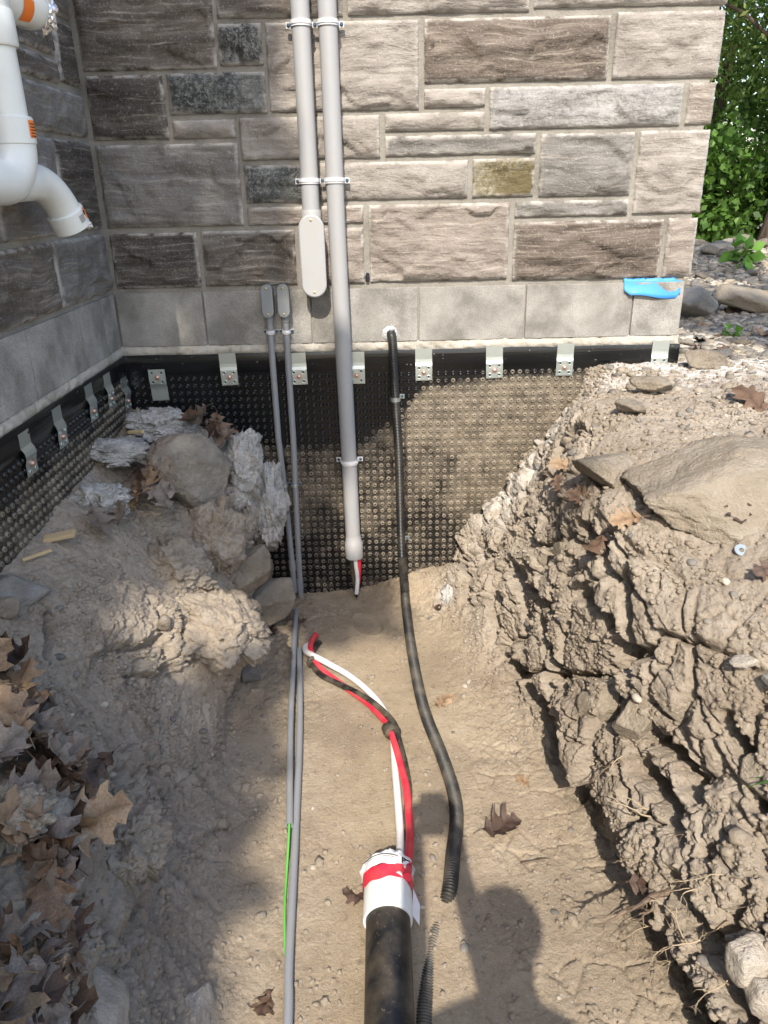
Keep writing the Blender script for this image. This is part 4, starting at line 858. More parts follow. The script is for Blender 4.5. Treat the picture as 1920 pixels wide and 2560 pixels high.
def crumbly(name, loc, size, rot, seed, mat, label, cat, amp=.3, sub=6, group=None):
    bm = bmesh.new(); bmesh.ops.create_icosphere(bm, subdivisions=sub, radius=1); V = np.array([v.co[:] for v in bm.verts]); F = np.array([tuple(v.index for v in f.verts) for f in bm.faces]); bm.free()
    Q = V + .12 * np.stack([gnoise(V * 3, 5), gnoise(V * 3, 6), gnoise(V * 3, 7)], 1)
    F1, F2, ID, T = voro(Q * 1.6 + seed, seed, True); G1, G2, ID2, T2 = voro(Q * 5 + seed, seed + 1, True); H1, H2, ID3, T3 = voro(Q * 12 + seed, seed + 2, True)
    d = amp * (.7 * (ID - .5) + .8 * T) + amp * (.30 * (ID2 - .5) + .25 * T2 - .15 * (1 - sstep(0, .12, G2 - G1))) + amp * .10 * (ID3 + T3 - .5) + amp * .5 * fbm(V * 2.5 + seed, 5, seed, .6)
    d = d + amp * .07 * fbm(V * 22 + seed, 3, seed + 5)
    V = V * (1 + d)[:, None] * np.array(size); me = np_mesh(name, V, F, mat)
    if mat is M_SOIL: soil_attr(me, np.full(len(V), .1), np.full(len(V), 0.0))
    o = obj(name, me, None, loc); o.rotation_euler = rot; tag(o, label, cat, group); return o
rock('boulder', (-.655, 2.43, .725), (.150, .13, .135), (.2, .3, .4), 12, M_BOULDER, 'rounded pinkish grey boulder on top of the left bank', 'boulder', 9, .08, 6, keep=(.70, .96))
crumbly('concrete_chunk', (-.905, 2.46, .790), (.125, .085, .032), (.08, .10, .15), 4, M_LUMP, 'flat white crumbly concrete slab jutting beside the side membrane', 'concrete')
crumbly('concrete_chunk', (-.82, 2.70, .805), (.13, .11, .055), (.0, .1, -.2), 6, M_LUMP, 'white concrete lump in the corner behind the boulder', 'concrete')
crumbly('concrete_chunk', (-.885, 2.19, .715), (.085, .08, .050), (.1, .1, .3), 7, M_LUMP, 'white concrete lump beside the side membrane, left of the rusty moss', 'concrete')
crumbly('concrete_chunk', (-.53, 2.63, .63), (.085, .12, .15), (.1, .15, .2), 8, M_LUMP, 'white concrete mass right of the boulder facing the thin conduits', 'concrete')
crumbly('concrete_chunk', (-.455, 2.72, .46), (.065, .10, .16), (.0, .0, -.2), 9, M_LUMP, 'ragged white concrete face beside the thin conduits', 'concrete', .35)
crumbly('concrete_chunk', (.262, 2.67, .075), (.038, .05, .022), (.5, -.5, 0), 19, M_LUMP, 'small white lime lump at the right foot of the trench', 'concrete')
rock('field_stone', (-.505, 2.40, .335), (.095, .10, .135), (.2, .25, .3), 22, M_ROCK, 'angular tan stone in the left bank below the boulder', 'rock', 10, .05, 5)
rock('field_stone', (-.465, 2.58, .105), (.15, .10, .065), (.15, -.42, .25), 25, M_ROCK, 'flat tan stone slab poking out low in the left bank', 'rock', 8, .06, 5)
rock('field_stone', (-.535, 2.12, .075), (.05, .05, .055), (.2, .3, .8), 31, M_ROCK, 'blocky stone under the clay ledge of the left bank', 'rock', 9, .06)
rock('field_stone', (-.48, 2.20, .045), (.05, .045, .05), (.5, .1, .2), 32, M_ROCKG, 'small blocky stone at the foot of the left bank, right of the blocky one', 'rock', 9, .08)
rock('pebble', (-.635, 1.845, .475), (.022, .02, .033), (.4, .2, .2), 33, M_ROCK, 'upright oval pebble in the sunlit patch of left bank', 'pebble', 3, .04, 3)
rock('field_stone', (-.93, 1.62, .70), (.10, .12, .055), (0, .2, .2), 34, M_ROCKG, 'smooth dark grey stone at the left edge below the membrane', 'rock', 6, .05)
rock('pebble', (-.885, 1.535, .715), (.032, .030, .026), (0, 0, .3), 35, M_ROCK, 'round tan pebble on the bank at the left edge', 'pebble', 3, .04, 3)
crumbly('soil_clod', (-.565, 1.19, .345), (.085, .10, .075), (.1, .5, .2), 41, M_SOIL, 'big grey clay clod hanging from the left bank above a hollow', 'clod', .32)
crumbly('soil_clod', (-.52, 2.02, .345), (.15, .17, .105), (-.1, .45, .15), 42, M_SOIL, 'sunlit jutting clay ledge of the left bank', 'clod', .26)
crumbly('soil_clod', (-.575, 2.32, .50), (.10, .09, .14), (.1, .2, .2), 47, M_SOIL, 'upright clay mass under the boulder', 'clod', .28)
crumbly('soil_clod', (-.66, 2.13, .50), (.12, .11, .09), (.2, .3, .5), 48, M_SOIL, 'clay hump between the boulder and the sunlit ledge', 'clod', .28)
rock('field_stone', (-.64, .74, .36), (.19, .24, .11), (.1, .55, -.25), 147, M_PALEROCK, 'large pale stone at the bottom left corner under leaves', 'rock', 9, .05, 5)
rock('field_stone', (-.415, 1.02, .055), (.05, .06, .06), (.3, .2, .5), 44, M_PALEROCK, 'small pale stone at the bottom left foot of the bank', 'rock', 9, .08)
crumbly('soil_clod', (-.615, .93, .675), (.065, .06, .045), (0, 0, .4), 45, M_SOIL, 'pale grey lump among the leaves at lower left', 'clod', .35)
rock('pebble', (-.555, .955, .665), (.03, .028, .03), (0, 0, .4), 46, M_ROCKG, 'smooth grey pebble beside the pale lump among leaves', 'pebble', 3, .04, 3)
rock('field_slab', (.96, 1.80, .845), (.35, .21, .115), (.22, .04, -.10), 57, M_SLAB, 'long flat tan boulder lying on the right bank', 'boulder', 12, .08, 6, keep=(.68, .94))
rock('field_slab', (.66, 2.02, .845), (.12, .12, .05), (.1, .15, .3), 52, M_SLAB, 'smaller flat tan stone left of the long boulder', 'rock', 8, .06, 5)
BK = [((.55, 1.61, .33), (.05, .065, .085), 'pale upright slab stone in the sunny cracked right bank'), ((.60, 1.46, .40), (.05, .055, .07), 'tan block stone right of the upright slab stone in right bank'), ((.55, 2.04, .57), (.05, .07, .05), 'rounded clay stone near the top of the right bank'), ((.77, 1.17, .49), (.05, .06, .055), 'grey stone at the right edge in the bank')]
for i, (p, s, l) in enumerate(BK): rock('field_stone', p, s, (.2 * i, .4, .3 * i), 60 + i, M_SLAB, l, 'rock', 10, .07, 5)
rock('field_stone', (.645, .93, .30), (.05, .055, .05), (.3, .2, .6), 71, M_PALEROCK, 'bright cream stone sticking out of the lower right bank', 'rock', 9, .04)
rock('field_stone', (.675, .875, .255), (.06, .06, .05), (.3, .6, .6), 72, M_PALEROCK, 'cream stone at the bottom right corner', 'rock', 9, .05)
rock('stone_chip', (.755, 1.325, .668), (.042, .028, .010), (.1, -.1, .2), 73, M_PALEROCK, 'flat white stone chip on the right bank', 'stone chip', 8, .05, 3)
rock('stone_chip', (.785, 1.27, .662), (.035, .026, .014), (.1, .1, 1), 74, M_ROCKG, 'flat grey stone chip right of the white chip on the right bank', 'stone chip', 8, .05, 3)
_tr0 = TP[:, TU[0] > 11.2]
def top_z0(x, y): r = int(np.argmin(np.abs(YS - y))); return float(np.interp(x, _tr0[r, :, 0], _tr0[r, :, 2]))
w_ = MB(); w_._hollow([(.84, 1.585, top_z0(.84, 1.585) + .004), (.84, 1.583, top_z0(.84, 1.585) + .007)], .016, .006, 24); o = w_.build('washer', M_ZINC, None); tag(o, 'grey metal washer lying by the long boulder', 'washer')
for i, (p, s, l) in enumerate((((1.21, 2.80, .985), (.10, .055, .035), 'brown flat stone lying past the house corner'), ((.93, 2.50, .975), (.09, .08, .035), 'dusty flat stone on the right bank near the wall'), ((.80, 2.32, .945), (.07, .06, .03), 'small dusty stone on the right bank in front of the wall'))):
    rock('field_stone', p, s, (0, .1, .4 * i), 80 + i, M_ROCK, l, 'rock', 8, .07)
# rubble on the yard beyond the corner
R2 = random.Random(3)
_yx = np.linspace(1.12, 9.0, 330); _yy = np.linspace(2.86, 9.0, 260); _YZ = yard_z(*np.meshgrid(_yx, _yy))
def yz(x, y): return float(_YZ[int(np.clip(np.searchsorted(_yy, y), 0, 259)), int(np.clip(np.searchsorted(_yx, x), 0, 329))])
protos = [rock('rubble_stone', (0, 0, -5), (1, .8, .45), (0, 0, 0), 90 + i, (M_ROCK, M_ROCKG, M_PALEROCK, M_SLAB)[i % 4], None, 'rock', 9, .08, 3).data for i in range(8)]
for o in [o for o in bpy.data.objects if o.name.startswith('rubble_stone')]: bpy.data.objects.remove(o)
for i in range(95):
    if i < 55: y = R2.uniform(3.0, 5.9); s = R2.uniform(.03, .075)
    else: y = R2.uniform(5.8, 6.9); s = R2.uniform(.06, .15)
    x = y * R2.uniform(.40, .58); o = obj('rubble_stone', protos[i % 8], None, (x, y, yz(x, y) + s * .18)); o.scale = (s, s, s); o.rotation_euler = (R2.uniform(-.25, .25), R2.uniform(-.25, .25), R2.uniform(0, 6.28))
    near = y < 5.8
    tag(o, 'loose flat stone scattered on the ground past the house corner' if near else 'stone in the low rubble heap at the foot of the trees', 'rock', 'stones scattered past the corner' if near else 'stones heaped under the trees')
rock('field_stone', (1.62, 3.95, 1.02), (.17, .12, .10), (.1, .1, .5), 99, M_ROCKG, 'dark block stone just behind the house corner', 'rock', 10, .06)
rock('field_stone', (1.98, 4.15, 1.01), (.20, .14, .085), (.1, .1, .2), 98, M_SLAB, 'tan boulder right of the dark block stone behind the corner', 'rock', 9, .06)
m = MB(); m.box((2.62, 4.72, 1.09), (.26, .14, .13)); o = m.build('concrete_block', M_BLOCK, None, smooth=False, bevel=.006); tag(o, 'loose grey concrete block lying in the yard at the right edge', 'block'); o['stain'] = 0.0

# ------------------------------------------------------------------ crumbs and pebbles strewn over the soil
_ico = bmesh.new(); bmesh.ops.create_icosphere(_ico, subdivisions=1, radius=1); IV = np.array([v.co[:] for v in _ico.verts]); IF = np.array([tuple(v.index for v in f.verts) for f in _ico.faces]); _ico.free()
_ic2 = bmesh.new(); bmesh.ops.create_icosphere(_ic2, subdivisions=2, radius=1); IV2 = np.array([v.co[:] for v in _ic2.verts]); IF2 = np.array([tuple(v.index for v in f.verts) for f in _ic2.faces]); _ic2.free()
def scatter(name, P, S, seed, mat, soil, fine=False, flat=.7, jit=.28):
    rs = np.random.RandomState(seed); n = len(P); IVx, IFx = (IV2, IF2) if fine else (IV, IF); nv = len(IVx)
    sc = S[:, None, None] * (np.stack([rs.uniform(.7, 1.3, n), rs.uniform(.7, 1.3, n), np.full(n, flat)], -1))[:, None, :]
    q = IVx[None] * (1 + rs.uniform(-jit, jit, (n, nv, 1))) * sc; a = rs.rand(n) * 6.28; ca, sa = np.cos(a)[:, None], np.sin(a)[:, None]; b = rs.uniform(-.6, .6, n); cb, sb = np.cos(b)[:, None], np.sin(b)[:, None]
    x, y, z = q[..., 0], q[..., 1], q[..., 2]; x, z = x * cb - z * sb, x * sb + z * cb; x, y = x * ca - y * sa, x * sa + y * ca
    V = np.stack([x, y, z], -1) + P[:, None, :]; F = (IFx[None] + (np.arange(n) * nv)[:, None, None]).reshape(-1, 3)
    me = np_mesh(name, V.reshape(-1, 3), F, mat, smooth=fine)
    if soil: soil_attr(me, np.full(n * nv, .15), np.full(n * nv, .0))
    else: t = me.attributes.new('tone', 'FLOAT', 'POINT'); t.data.foreach_set('value', np.repeat(rs.rand(n), nv).astype(np.float32))
    return obj(name, me)
rs = np.random.RandomState(17); flatP = TP.reshape(-1, 3); flatU = TU.reshape(-1); vis = (flatP[:, 1] > .42) & (flatP[:, 0] < 1.7)
wt = np.where((flatU > 5.9) & (flatU < 8.2), .22, 1.0); wt = np.where(((flatU > 4.6) & (flatU <= 5.9)) | ((flatU >= 8.2) & (flatU < 9.6)), .75, wt); wt = wt * vis * (.3 + 1.6 * sstep(-.1, .5, gnoise(flatP * 4.5, 77)))
wt = wt * (.45 + .55 * sstep(.5, 1.0, flatU) ); cdf = np.cumsum(wt); cdf /= cdf[-1]
def pick(n): return np.searchsorted(cdf, rs.rand(n)).clip(0, len(flatP) - 1)
ii = pick(32000); tag(scatter('soil_crumbs', flatP[ii] + np.array([0, 0, .001]), .0016 + .0075 * rs.rand(32000) ** 3, 1, M_SOIL, True), 'tan soil crumbs strewn over the trench banks', 'soil', kind='stuff')
ii = pick(500); tag(scatter('soil_clods', flatP[ii], .006 + .014 * rs.rand(500) ** 2, 2, M_SOIL, True, False, .75, .30), 'larger broken soil clods strewn over the trench banks', 'soil', kind='stuff')
ii = pick(1000); tag(scatter('pebbles', flatP[ii] + np.array([0, 0, -.001]), .003 + .010 * rs.rand(1000) ** 3, 3, M_GRAVEL, False, True, .7, .06), 'small grey and tan pebbles in the soil', 'pebbles', kind='stuff')
n = 9000; gy = 2.95 + rs.rand(n) ** 1.2 * 4.0; gx = gy * (.385 + .22 * rs.rand(n)); gp = np.stack([gx, gy, [yz(a, b) for a, b in zip(gx, gy)]], -1); tag(scatter('yard_gravel', gp, .008 + .03 * rs.rand(n) ** 2.2, 4, M_GRAVEL, False, False, .5), 'grey and tan gravel covering the yard past the corner', 'gravel', kind='stuff')
n = 1500; gx = .78 + rs.rand(n) * .9; gy = 2.05 + rs.rand(n) * .85; ok = (gx > .8); gp = np.stack([gx, gy, .93 + .02 * gx * 0], -1)
_tr = TP[:, TU[0] > 11.9]; 
def top_z(x, y): r = int(np.argmin(np.abs(YS - y))); return float(np.interp(x, _tr[r, :, 0], _tr[r, :, 2]))
gp[:, 2] = [top_z(a, b) for a, b in zip(gx, gy)]; tag(scatter('bank_gravel', gp, .003 + .018 * rs.rand(n) ** 4, 6, M_GRAVEL, False, False, .55), 'gravel and crumbs on top of the right bank', 'gravel', kind='stuff')

# ------------------------------------------------------------------ dry oak leaves
OUT = [(.0, .012), (.08, .05), (.14, .17), (.20, .24), (.24, .16), (.30, .16), (.37, .30), (.47, .40), (.46, .29), (.50, .20), (.57, .21), (.64, .32), (.76, .36), (.73, .22), (.79, .15), (.88, .20), (.92, .10), (1.0, .0)]
def leaf_mesh(seed, mat):
    rs = random.Random(seed); V = []; F = []; D = []; cu = rs.uniform(-1.3, 2.2); bd = rs.uniform(-.8, 1.0); tw = rs.uniform(-1.0, 1.0)
    def P(t, w): return (w + .03 * math.sin(t * 5 + seed), t - .5, cu * w * w + bd * (t - .5) ** 2 + tw * w * (t - .5) + .055 * math.sin(w * 15 + seed) * math.sin(t * 10 + seed))
    for s in (-1, 1):
        k = rs.uniform(.85, 1.15); b = len(V)
        for (t, w) in OUT:
            tt = t + rs.uniform(-.012, .012) * (0 < t < 1); tm = min(1, max(0, t - .55 * w))
            V += [P(tm, 0), P((tm + tt) / 2, s * w * k * .5), P(tt, s * w * k)]; D += [1, 0, 0]
        for i in range(len(OUT) - 1):
            for q in (0, 1):
                f = (b + 3 * i + q, b + 3 * i + q + 1, b + 3 * i + q + 4, b + 3 * i + q + 3); F.append(f if s > 0 else f[::-1])
    b = len(V); V += [(-.008, -.72, .06), (.008, -.72, .06), (.008, -.49, P(0, 0)[2] + .004), (-.008, -.49, P(0, 0)[2] + .004)]; D += [1] * 4; F.append((b, b + 1, b + 2, b + 3))
    me = np_mesh('oak_leaf', V, F, mat); a = me.attributes.new('vein', 'FLOAT', 'POINT'); a.data.foreach_set('value', np.asarray(D, np.float32)); return me
LM = {c: [leaf_mesh(10 * i + j, mt) for j in range(7)] for i, (c, mt) in enumerate((('b', M_LEAF), ('t', M_LEAFT), ('d', M_LEAFD), ('g', M_LEAFG)))}
RL = random.Random(12)
def leaf(loc, size, col, label, group=None, nrm=(0, 0, 1), spin=None, tilt=.35):
    o = obj('oak_leaf', RL.choice(LM[col]), None, loc); o.scale = (size,) * 3
    n = Vector(nrm) + Vector((RL.uniform(-tilt, tilt), RL.uniform(-tilt, tilt), 0)); q = n.normalized().to_track_quat('Z', 'Y')
    o.rotation_euler = (q.to_matrix() @ Matrix.Rotation(RL.uniform(0, 6.28) if spin is None else spin, 3, 'Z')).to_euler(); return tag(o, label, 'leaf', group)
TN = normals(TP)
pile = np.where((flatP[:, 1] > .42) & (flatP[:, 1] < 1.36) & (flatU > .9) & (flatU < 2.35 + .55 * (1 - sstep(.8, 1.0, flatP[:, 1])) - 1.0 * sstep(1.1, 1.4, flatP[:, 1])))[0]
for i in range(200):
    k = int(pile[RL.randrange(len(pile))]); p = Vector(flatP[k]); nn = TN.reshape(-1, 3)[k]; leaf(p + Vector((0.0, 0, .006 + .085 * RL.random() ** 1.3)), RL.uniform(.075, .125), RL.choice('bbgtgtgd'), 'dry brown oak leaf in the heap on the lower left bank', 'leaves heaped on the left bank', (nn[0] * .6, nn[1] * .6, abs(nn[2]) + .3), None, .9)
for (x, y, z, s, c, sp, l) in ((-.80, 1.24, .765, .15, 't', -1.2, 'large tan oak leaf at the left edge, top of the leaf heap'), (-.525, 1.00, .60, .145, 't', -1.7, 'large tan oak leaf reaching out of the leaf heap over the bank'), (-.70, 1.10, .73, .15, 'b', .4, 'brown oak leaf below the large tan one at the left edge'), (-.60, 1.20, .52, .10, 'd', 2.0, 'reddish dark oak leaf on the bank right of the heap')):
    leaf((x, y, z), s, c, l, None, (.35, -.45, .8), sp, .1)
for i, (x, y, z) in enumerate([(-.77, 2.28, .74), (-.74, 2.33, .76), (-.80, 2.30, .75), (-.72, 2.26, .73), (-.76, 2.36, .77), (-.70, 2.22, .70), (-.78, 2.24, .73), (-.69, 2.60, .86), (-.66, 2.64, .86), (-.62, 2.62, .85), (-.60, 2.56, .83), (-.58, 2.60, .82), (-.56, 2.55, .80), (-.80, 2.10, .71), (-.84, 2.02, .72)]):
    low = y < 2.45; leaf((x, y, z), RL.uniform(.08, .14), RL.choice('bdg' if i else 't'), 'curled brown leaf beside the boulder and rusty moss' if low else 'curled brown leaf behind the boulder top', 'leaves beside the boulder' if low else 'leaves behind the boulder', (RL.uniform(-.5, .5), -.5, .6), None, .7)
leaf((.300, 1.522, floor_z(.3, 1.522) + .012), .115, 'd', 'dark brown lobed oak leaf lying alone on the trench floor', None, (0, -.1, 1), -1.1, .05)
for (x, y, s, c, l) in ((.19, 2.07, .085, 't', 'tan leaf on the floor right of the corrugated conduit'), (.385, 1.69, .05, 't', 'small orange brown leaf at the foot of the right bank'), (-.455, 2.53, .08, 'd', 'dark leaf at the foot of the left bank behind the floor conduits'), (-.275, 1.06, .075, 'b', 'crumpled leaf left of the longer floor conduit'), (-.09, 1.33, .075, 'd', 'curled dark leaf left of the white sleeve'), (.21, 2.62, .05, 'd', 'small dark leaf by the corrugated conduit near the wall'), (-.345, 2.62, .05, 'd', 'dark leaf where the thin conduits enter the soil'), ):
    leaf((x, y, floor_z(x, y) + .006), s, c, l, None, (0, 0, 1), None, .3)
for (x, y, z, s, c, l) in ((.575, 2.26, .775, .09, 't', 'tan leaf at the tip of the smaller flat stone on right bank'), (.56, 2.20, .735, .085, 'b', 'brown leaf under the smaller flat stone'), (.565, 2.01, .765, .08, 'b', 'brown leaf between the flat stones on right bank'), (.62, 1.76, .805, .085, 't', 'orange brown leaf under the long boulder'), (.565, 1.81, .71, .09, 'b', 'curled leaf on the upper right bank near the cracks'), (.86, 1.67, .862, .085, 'd', 'dark leaf tucked under the front of the long boulder'), (1.16, 2.30, .975, .15, 'b', 'large brown leaf on the ground at the right edge'), (.85, 1.49, .80, .07, 'd', 'dark leaf on the right bank at the right edge'), (.57, 1.19, .175, .10, 'd', 'dark leaf hanging among roots in the lower right bank')):
    leaf((x, y, z), s, c, l, None, (-.2, -.4, .8), None, .3)
for i in range(26):
    y = 2.95 + 1.6 * RL.random(); x = y * RL.uniform(.40, .56); leaf((x, y, yz(x, y) + .02), RL.uniform(.07, .13), RL.choice('btd'), 'dry brown leaf on the ground past the house corner', 'leaves past the house corner', (0, 0, 1), None, .4)

# ------------------------------------------------------------------ roots, splinters, moss
RR = random.Random(31)
def root(name, p, d, L, r, mat, label, group, br=2):
    m = MB()
    def grow(p, d, L, r, lv):
        P = [Vector(p)]; d = Vector(d).normalized(); n = 9
        for i in range(n):
            d = (d + Vector((RR.uniform(-1, 1), RR.uniform(-1, 1), RR.uniform(-1, 1))) * .32 + Vector((0, 0, -.05))).normalized(); P.append(P[-1] + d * L / n)
            if lv and RR.random() < .30: grow(P[-1], d + Vector((RR.uniform(-1, 1), RR.uniform(-1, 1), RR.uniform(-1, 1))) * .9, L * .45, r * .55, lv - 1)
        m.tube([tuple(q) for q in P], [r * (1 - .8 * i / n) for i in range(n + 1)], 6)
    grow(p, d, L, r, br); o = m.build(name, mat, None); tag(o, label, 'root', group)
root('root', (.62, 1.16, .20), (-1, .25, -.05), .15, .0085, M_ROOTD, 'thick brown root sticking out of the right bank over the floor', None, 2)
RP = [(.557, 1.16, .144), (.538, 1.41, .347), (.552, 1.263, .295), (.602, 1.225, .204), (.632, 1.205, .305), (.604, 1.067, .287), (.65, 1.079, .333), (.696, 1.079, .372), (.581, 1.006, .212), (.597, .94, .21), (.60, 1.046, .10), (.633, 1.007, .276), (.685, 1.001, .33), (.60, 1.1, .08)]
for i in range(24):
    p = RP[i % 14]; root('root', (p[0] + .02, p[1] + RR.uniform(-.03, .03), p[2] + RR.uniform(-.03, .03)), (-1, RR.uniform(-.8, .4), RR.uniform(-.6, .5)), RR.uniform(.06, .13), RR.uniform(.0011, .0022), M_ROOT if i % 3 else M_ROOTD, 'thin pale root hanging out of the shaded lower right bank', 'thin roots in the right bank', 2)
root('twig', (.33, 1.40, .015), (1, .1, .1), .14, .003, M_ROOTD, 'dark twig lying at the foot of the right bank', None, 1)
for (c, d, rz, l) in (((-.905, 1.905, .728), (.085, .032, .012), .15, 'pale split wood chip on the left bank by the membrane'), ((-.925, 1.80, .722), (.075, .010, .008), .5, 'thin wood splinter on the left bank near the wood chip'), ((-.86, 2.53, .835), (.07, .014, .010), -.5, 'brown wood splinter on the white concrete slab')):
    m = MB(); m.box((0, 0, 0), d); o = m.build('wood_chip', M_WOOD, None, smooth=False, bevel=.002); o.location = c; o.rotation_euler = (.1, -.15, rz); tag(o, l, 'wood')
bm = bmesh.new(); mv = []; mf = []
for i in range(420):
    a = RR.gauss(0, 1); b = RR.gauss(0, 1); p = Vector((-.835 + .022 * a + .01 * b, 2.18 + .045 * b, .690 + .012 * RR.random() + .012 * b * .4)); u = Vector((RR.uniform(-1, 1), RR.uniform(-1, 1), RR.uniform(0, 1))).normalized() * .008; v = u.orthogonal().normalized() * .003; k = len(mv); mv += [p - v, p + v, p + u]; mf.append((k, k + 1, k + 2))
bm.free(); tag(obj('moss_clump', np_mesh('moss_clump', mv, mf, M_MOSS, False)), 'rusty orange moss clump beside the boulder on the left bank', 'moss')
m = MB()
for i in range(7):
    a = Vector((.78, 1.13, .50)); d = Vector((-.10 + .02 * i, RR.uniform(-.06, .06), RR.uniform(-.02, .05))); s = Vector((0, .0022, 0)); q = [a, a + d * .5 + Vector((0, 0, .02)), a + d]; V = [q[0] - s, q[0] + s, q[1] - s, q[1] + s, q[2]]; m.add(V, [(0, 1, 3, 2), (2, 3, 4)])
tag(m.build('grass_tuft', M_GREENC, None), 'fresh green grass blades at the right edge of the bank', 'grass')
# ------------------------------------------------------------------ trees and plants past the corner
RT = np.random.RandomState(77)
def leaf_cards(P, S, rs, asp=.62, flat=0.0, axis=None):
    n = len(P); d = rs.normal(size=(n, 3)); d[:, 2] = d[:, 2] * (1 - flat) - .35; 
    if axis is not None: d = d * .5 + axis
    d /= np.linalg.norm(d, axis=1, keepdims=True); q = rs.normal(size=(n, 3)); s = np.cross(d, q); s /= np.maximum(np.linalg.norm(s, axis=1, keepdims=True), 1e-6); nn = np.cross(s, d)
    L = S[:, None]; w = L * asp * .5
    V = np.stack([P, P + d * L * .45 + s * w + nn * L * .06, P + d * L, P + d * L * .45 - s * w + nn * L * .06], 1).reshape(-1, 3); F = np.arange(4 * n).reshape(n, 4); return V, F
def tone(me, n, rs, k=4):
    a = me.attributes.new('tone', 'FLOAT', 'POINT'); a.data.foreach_set('value', np.repeat(rs.rand(n), k).astype(np.float32)); return me
def crown_pts(c, rad, ncl, per, spread, rs, shell=.55):
    u = rs.normal(size=(ncl, 3)); u /= np.linalg.norm(u, axis=1, keepdims=True); r = shell + (1 - shell) * rs.rand(ncl, 1) ** .6; C = np.array(c) + u * r * np.array(rad)
    return (C[:, None, :] + rs.normal(size=(ncl, per, 3)) * spread).reshape(-1, 3), C
def tree(name, base, h, crown, rad, ncl, per, spread, size, mat, label, cat, group, seed, lean=(0, 0), trad=.09, limbs=8, cedar=False):
    rs = np.random.RandomState(seed); P, C = crown_pts(crown, rad, ncl, per, spread, rs, .35); S = size * rs.uniform(.6, 1.3, len(P)); V, F = leaf_cards(P, S, rs, .34 if cedar else .7)
    t = empty(name, base); tag(t, label, cat, group); me = tone(np_mesh('crown', V, F, mat, True), len(P), rs); o = obj('crown', me, t); o.matrix_parent_inverse = Matrix.Translation(t.location).inverted()
    m = MB(); b = Vector(base); top = b + Vector((lean[0], lean[1], h)); pts = [b + (top - b) * k / 8 + Vector((math.sin(k * 1.3) * .03, math.cos(k * 1.7) * .03, 0)) for k in range(9)]; pts[0] = b - Vector((0, 0, .15)); m.tube([tuple(p) for p in pts], [trad * 1.35] + [trad * (1 - .085 * k) for k in range(1, 9)], 12)
    for k in range(limbs):
        a = pts[2 + k % 6]; e = Vector(C[rs.randint(len(C))]); mid = (a + e) / 2 + Vector((0, 0, .12)); m.tube([tuple(a), tuple(mid), tuple(e)], [trad * .2, trad * .13, trad * .05], 6)
    o = m.build('trunk', M_BARK, t); o.matrix_parent_inverse = Matrix.Translation(t.location).inverted(); return t
tree('cedar_tree', (3.42, 7.0, 1.0), 5.2, (3.55, 7.2, 3.7), (1.5, 1.3, 1.7), 130, 120, .14, .085, M_GREENB, 'leaning cedar with bare lower trunk at the right edge', 'tree', None, 5, (1.0, .3), .10, 12, True)
for i, (x, y, cz, rx, rz, l) in enumerate(((3.9, 9.6, 2.2, 1.7, 1.6, 'dark leafy tree directly behind the leaning cedar'), (6.1, 9.8, 2.6, 1.9, 1.9, 'dark leafy tree right of the leaning cedar'), (2.2, 10.5, 2.6, 1.7, 2.0, 'dark leafy tree behind the house corner'), (4.6, 13.0, 4.0, 2.6, 2.8, 'tall leafy tree farther back between the others'), (5.6, 8.2, 1.7, 1.2, 1.0, 'low leafy bush at the far right of the trees'))):
    tree('broadleaf_tree', (x, y, .95), cz + rz * .5, (x, y, cz + .6), (rx, rx * .8, rz), 80, 125, .20, .085, M_GREENA, l, 'tree', 'trees past the corner', 20 + i, (.1, .1), .09, 8)
for i, (x, y) in enumerate(((2.95, 7.35), (3.45, 7.75), (4.0, 7.5), (4.5, 7.2), (3.1, 8.3))):
    tree('understory_bush', (x, y, 1.0), .8, (x, y, 1.45), (.5, .45, .55), 45, 70, .10, .07, M_GREENA, 'low green bush in the shade under the trees', 'bush', 'bushes under the trees', 50 + i, (.05, 0), .025, 5)
for i, (x, y, s) in enumerate(((2.62, 5.75, .20), (1.95, 4.2, .08), (1.55, 3.35, .06))):
    P, C = crown_pts((0, 0, .5), (.7, .6, .4), 8, 3, .1, np.random.RandomState(i)); V, F = leaf_cards(P, np.full(len(P), .6), np.random.RandomState(i), .75); o = obj('weed', tone(np_mesh('weed', V, F, M_GREENC), len(P), RT), None, (x, y, yz(x, y))); o.scale = (s,) * 3
    tag(o, ('broad green weed growing on the rubble heap', 'small weed in front of the tan boulder', 'tiny weed beside the house corner')[i], 'plant')
# ------------------------------------------------------------------ the tree behind the photographer that shades the left of the dig
def shade(X, Z, rs):
    e = np.interp(Z, [0, 1.2, 2.0, 2.4, 2.5, 2.8, 2.9, 3.3, 3.45, 3.72, 3.80, 3.87, 4.25, 4.45, 5.2, 9], [-.50, -.44, -.46, -.42, -.10, -.12, -.40, -.42, -.14, -.10, -.16, -.53, -.53, -.48, -.52, -.9])
    n = gnoise(np.stack([X * 3.0, Z * 3.0, X * 0], -1), 401) * .05
    s = X < e + n - .03
    s &= ~((np.abs((X + .69) / .21) ** 2 + np.abs((Z - 2.33) / .25) ** 2) < 1)
    hole = gnoise(np.stack([X * 2.6, Z * 2.6, X * 0 + 5], -1), 402) > .30
    s &= ~(hole & (X < -.62))
    return s | ((gnoise(np.stack([X * 2.2, Z * 2.2, X * 0 + 9], -1), 403) > .16) & (X > .40) & (X < 1.3) & (Z > 2.55) & (Z < 3.35))
rs = np.random.RandomState(9); n = 160000; X = rs.uniform(-3.6, 1.3, n); Z = rs.uniform(-.3, 6.3, n); k = shade(X, Z, rs); fall = ((X + 1.7) / 2.6) ** 2 + ((Z - 2.9) / 3.6) ** 2; k &= (fall + .25 * gnoise(np.stack([X, Z, X * 0], -1) * 1.2, 404)) < 1.25
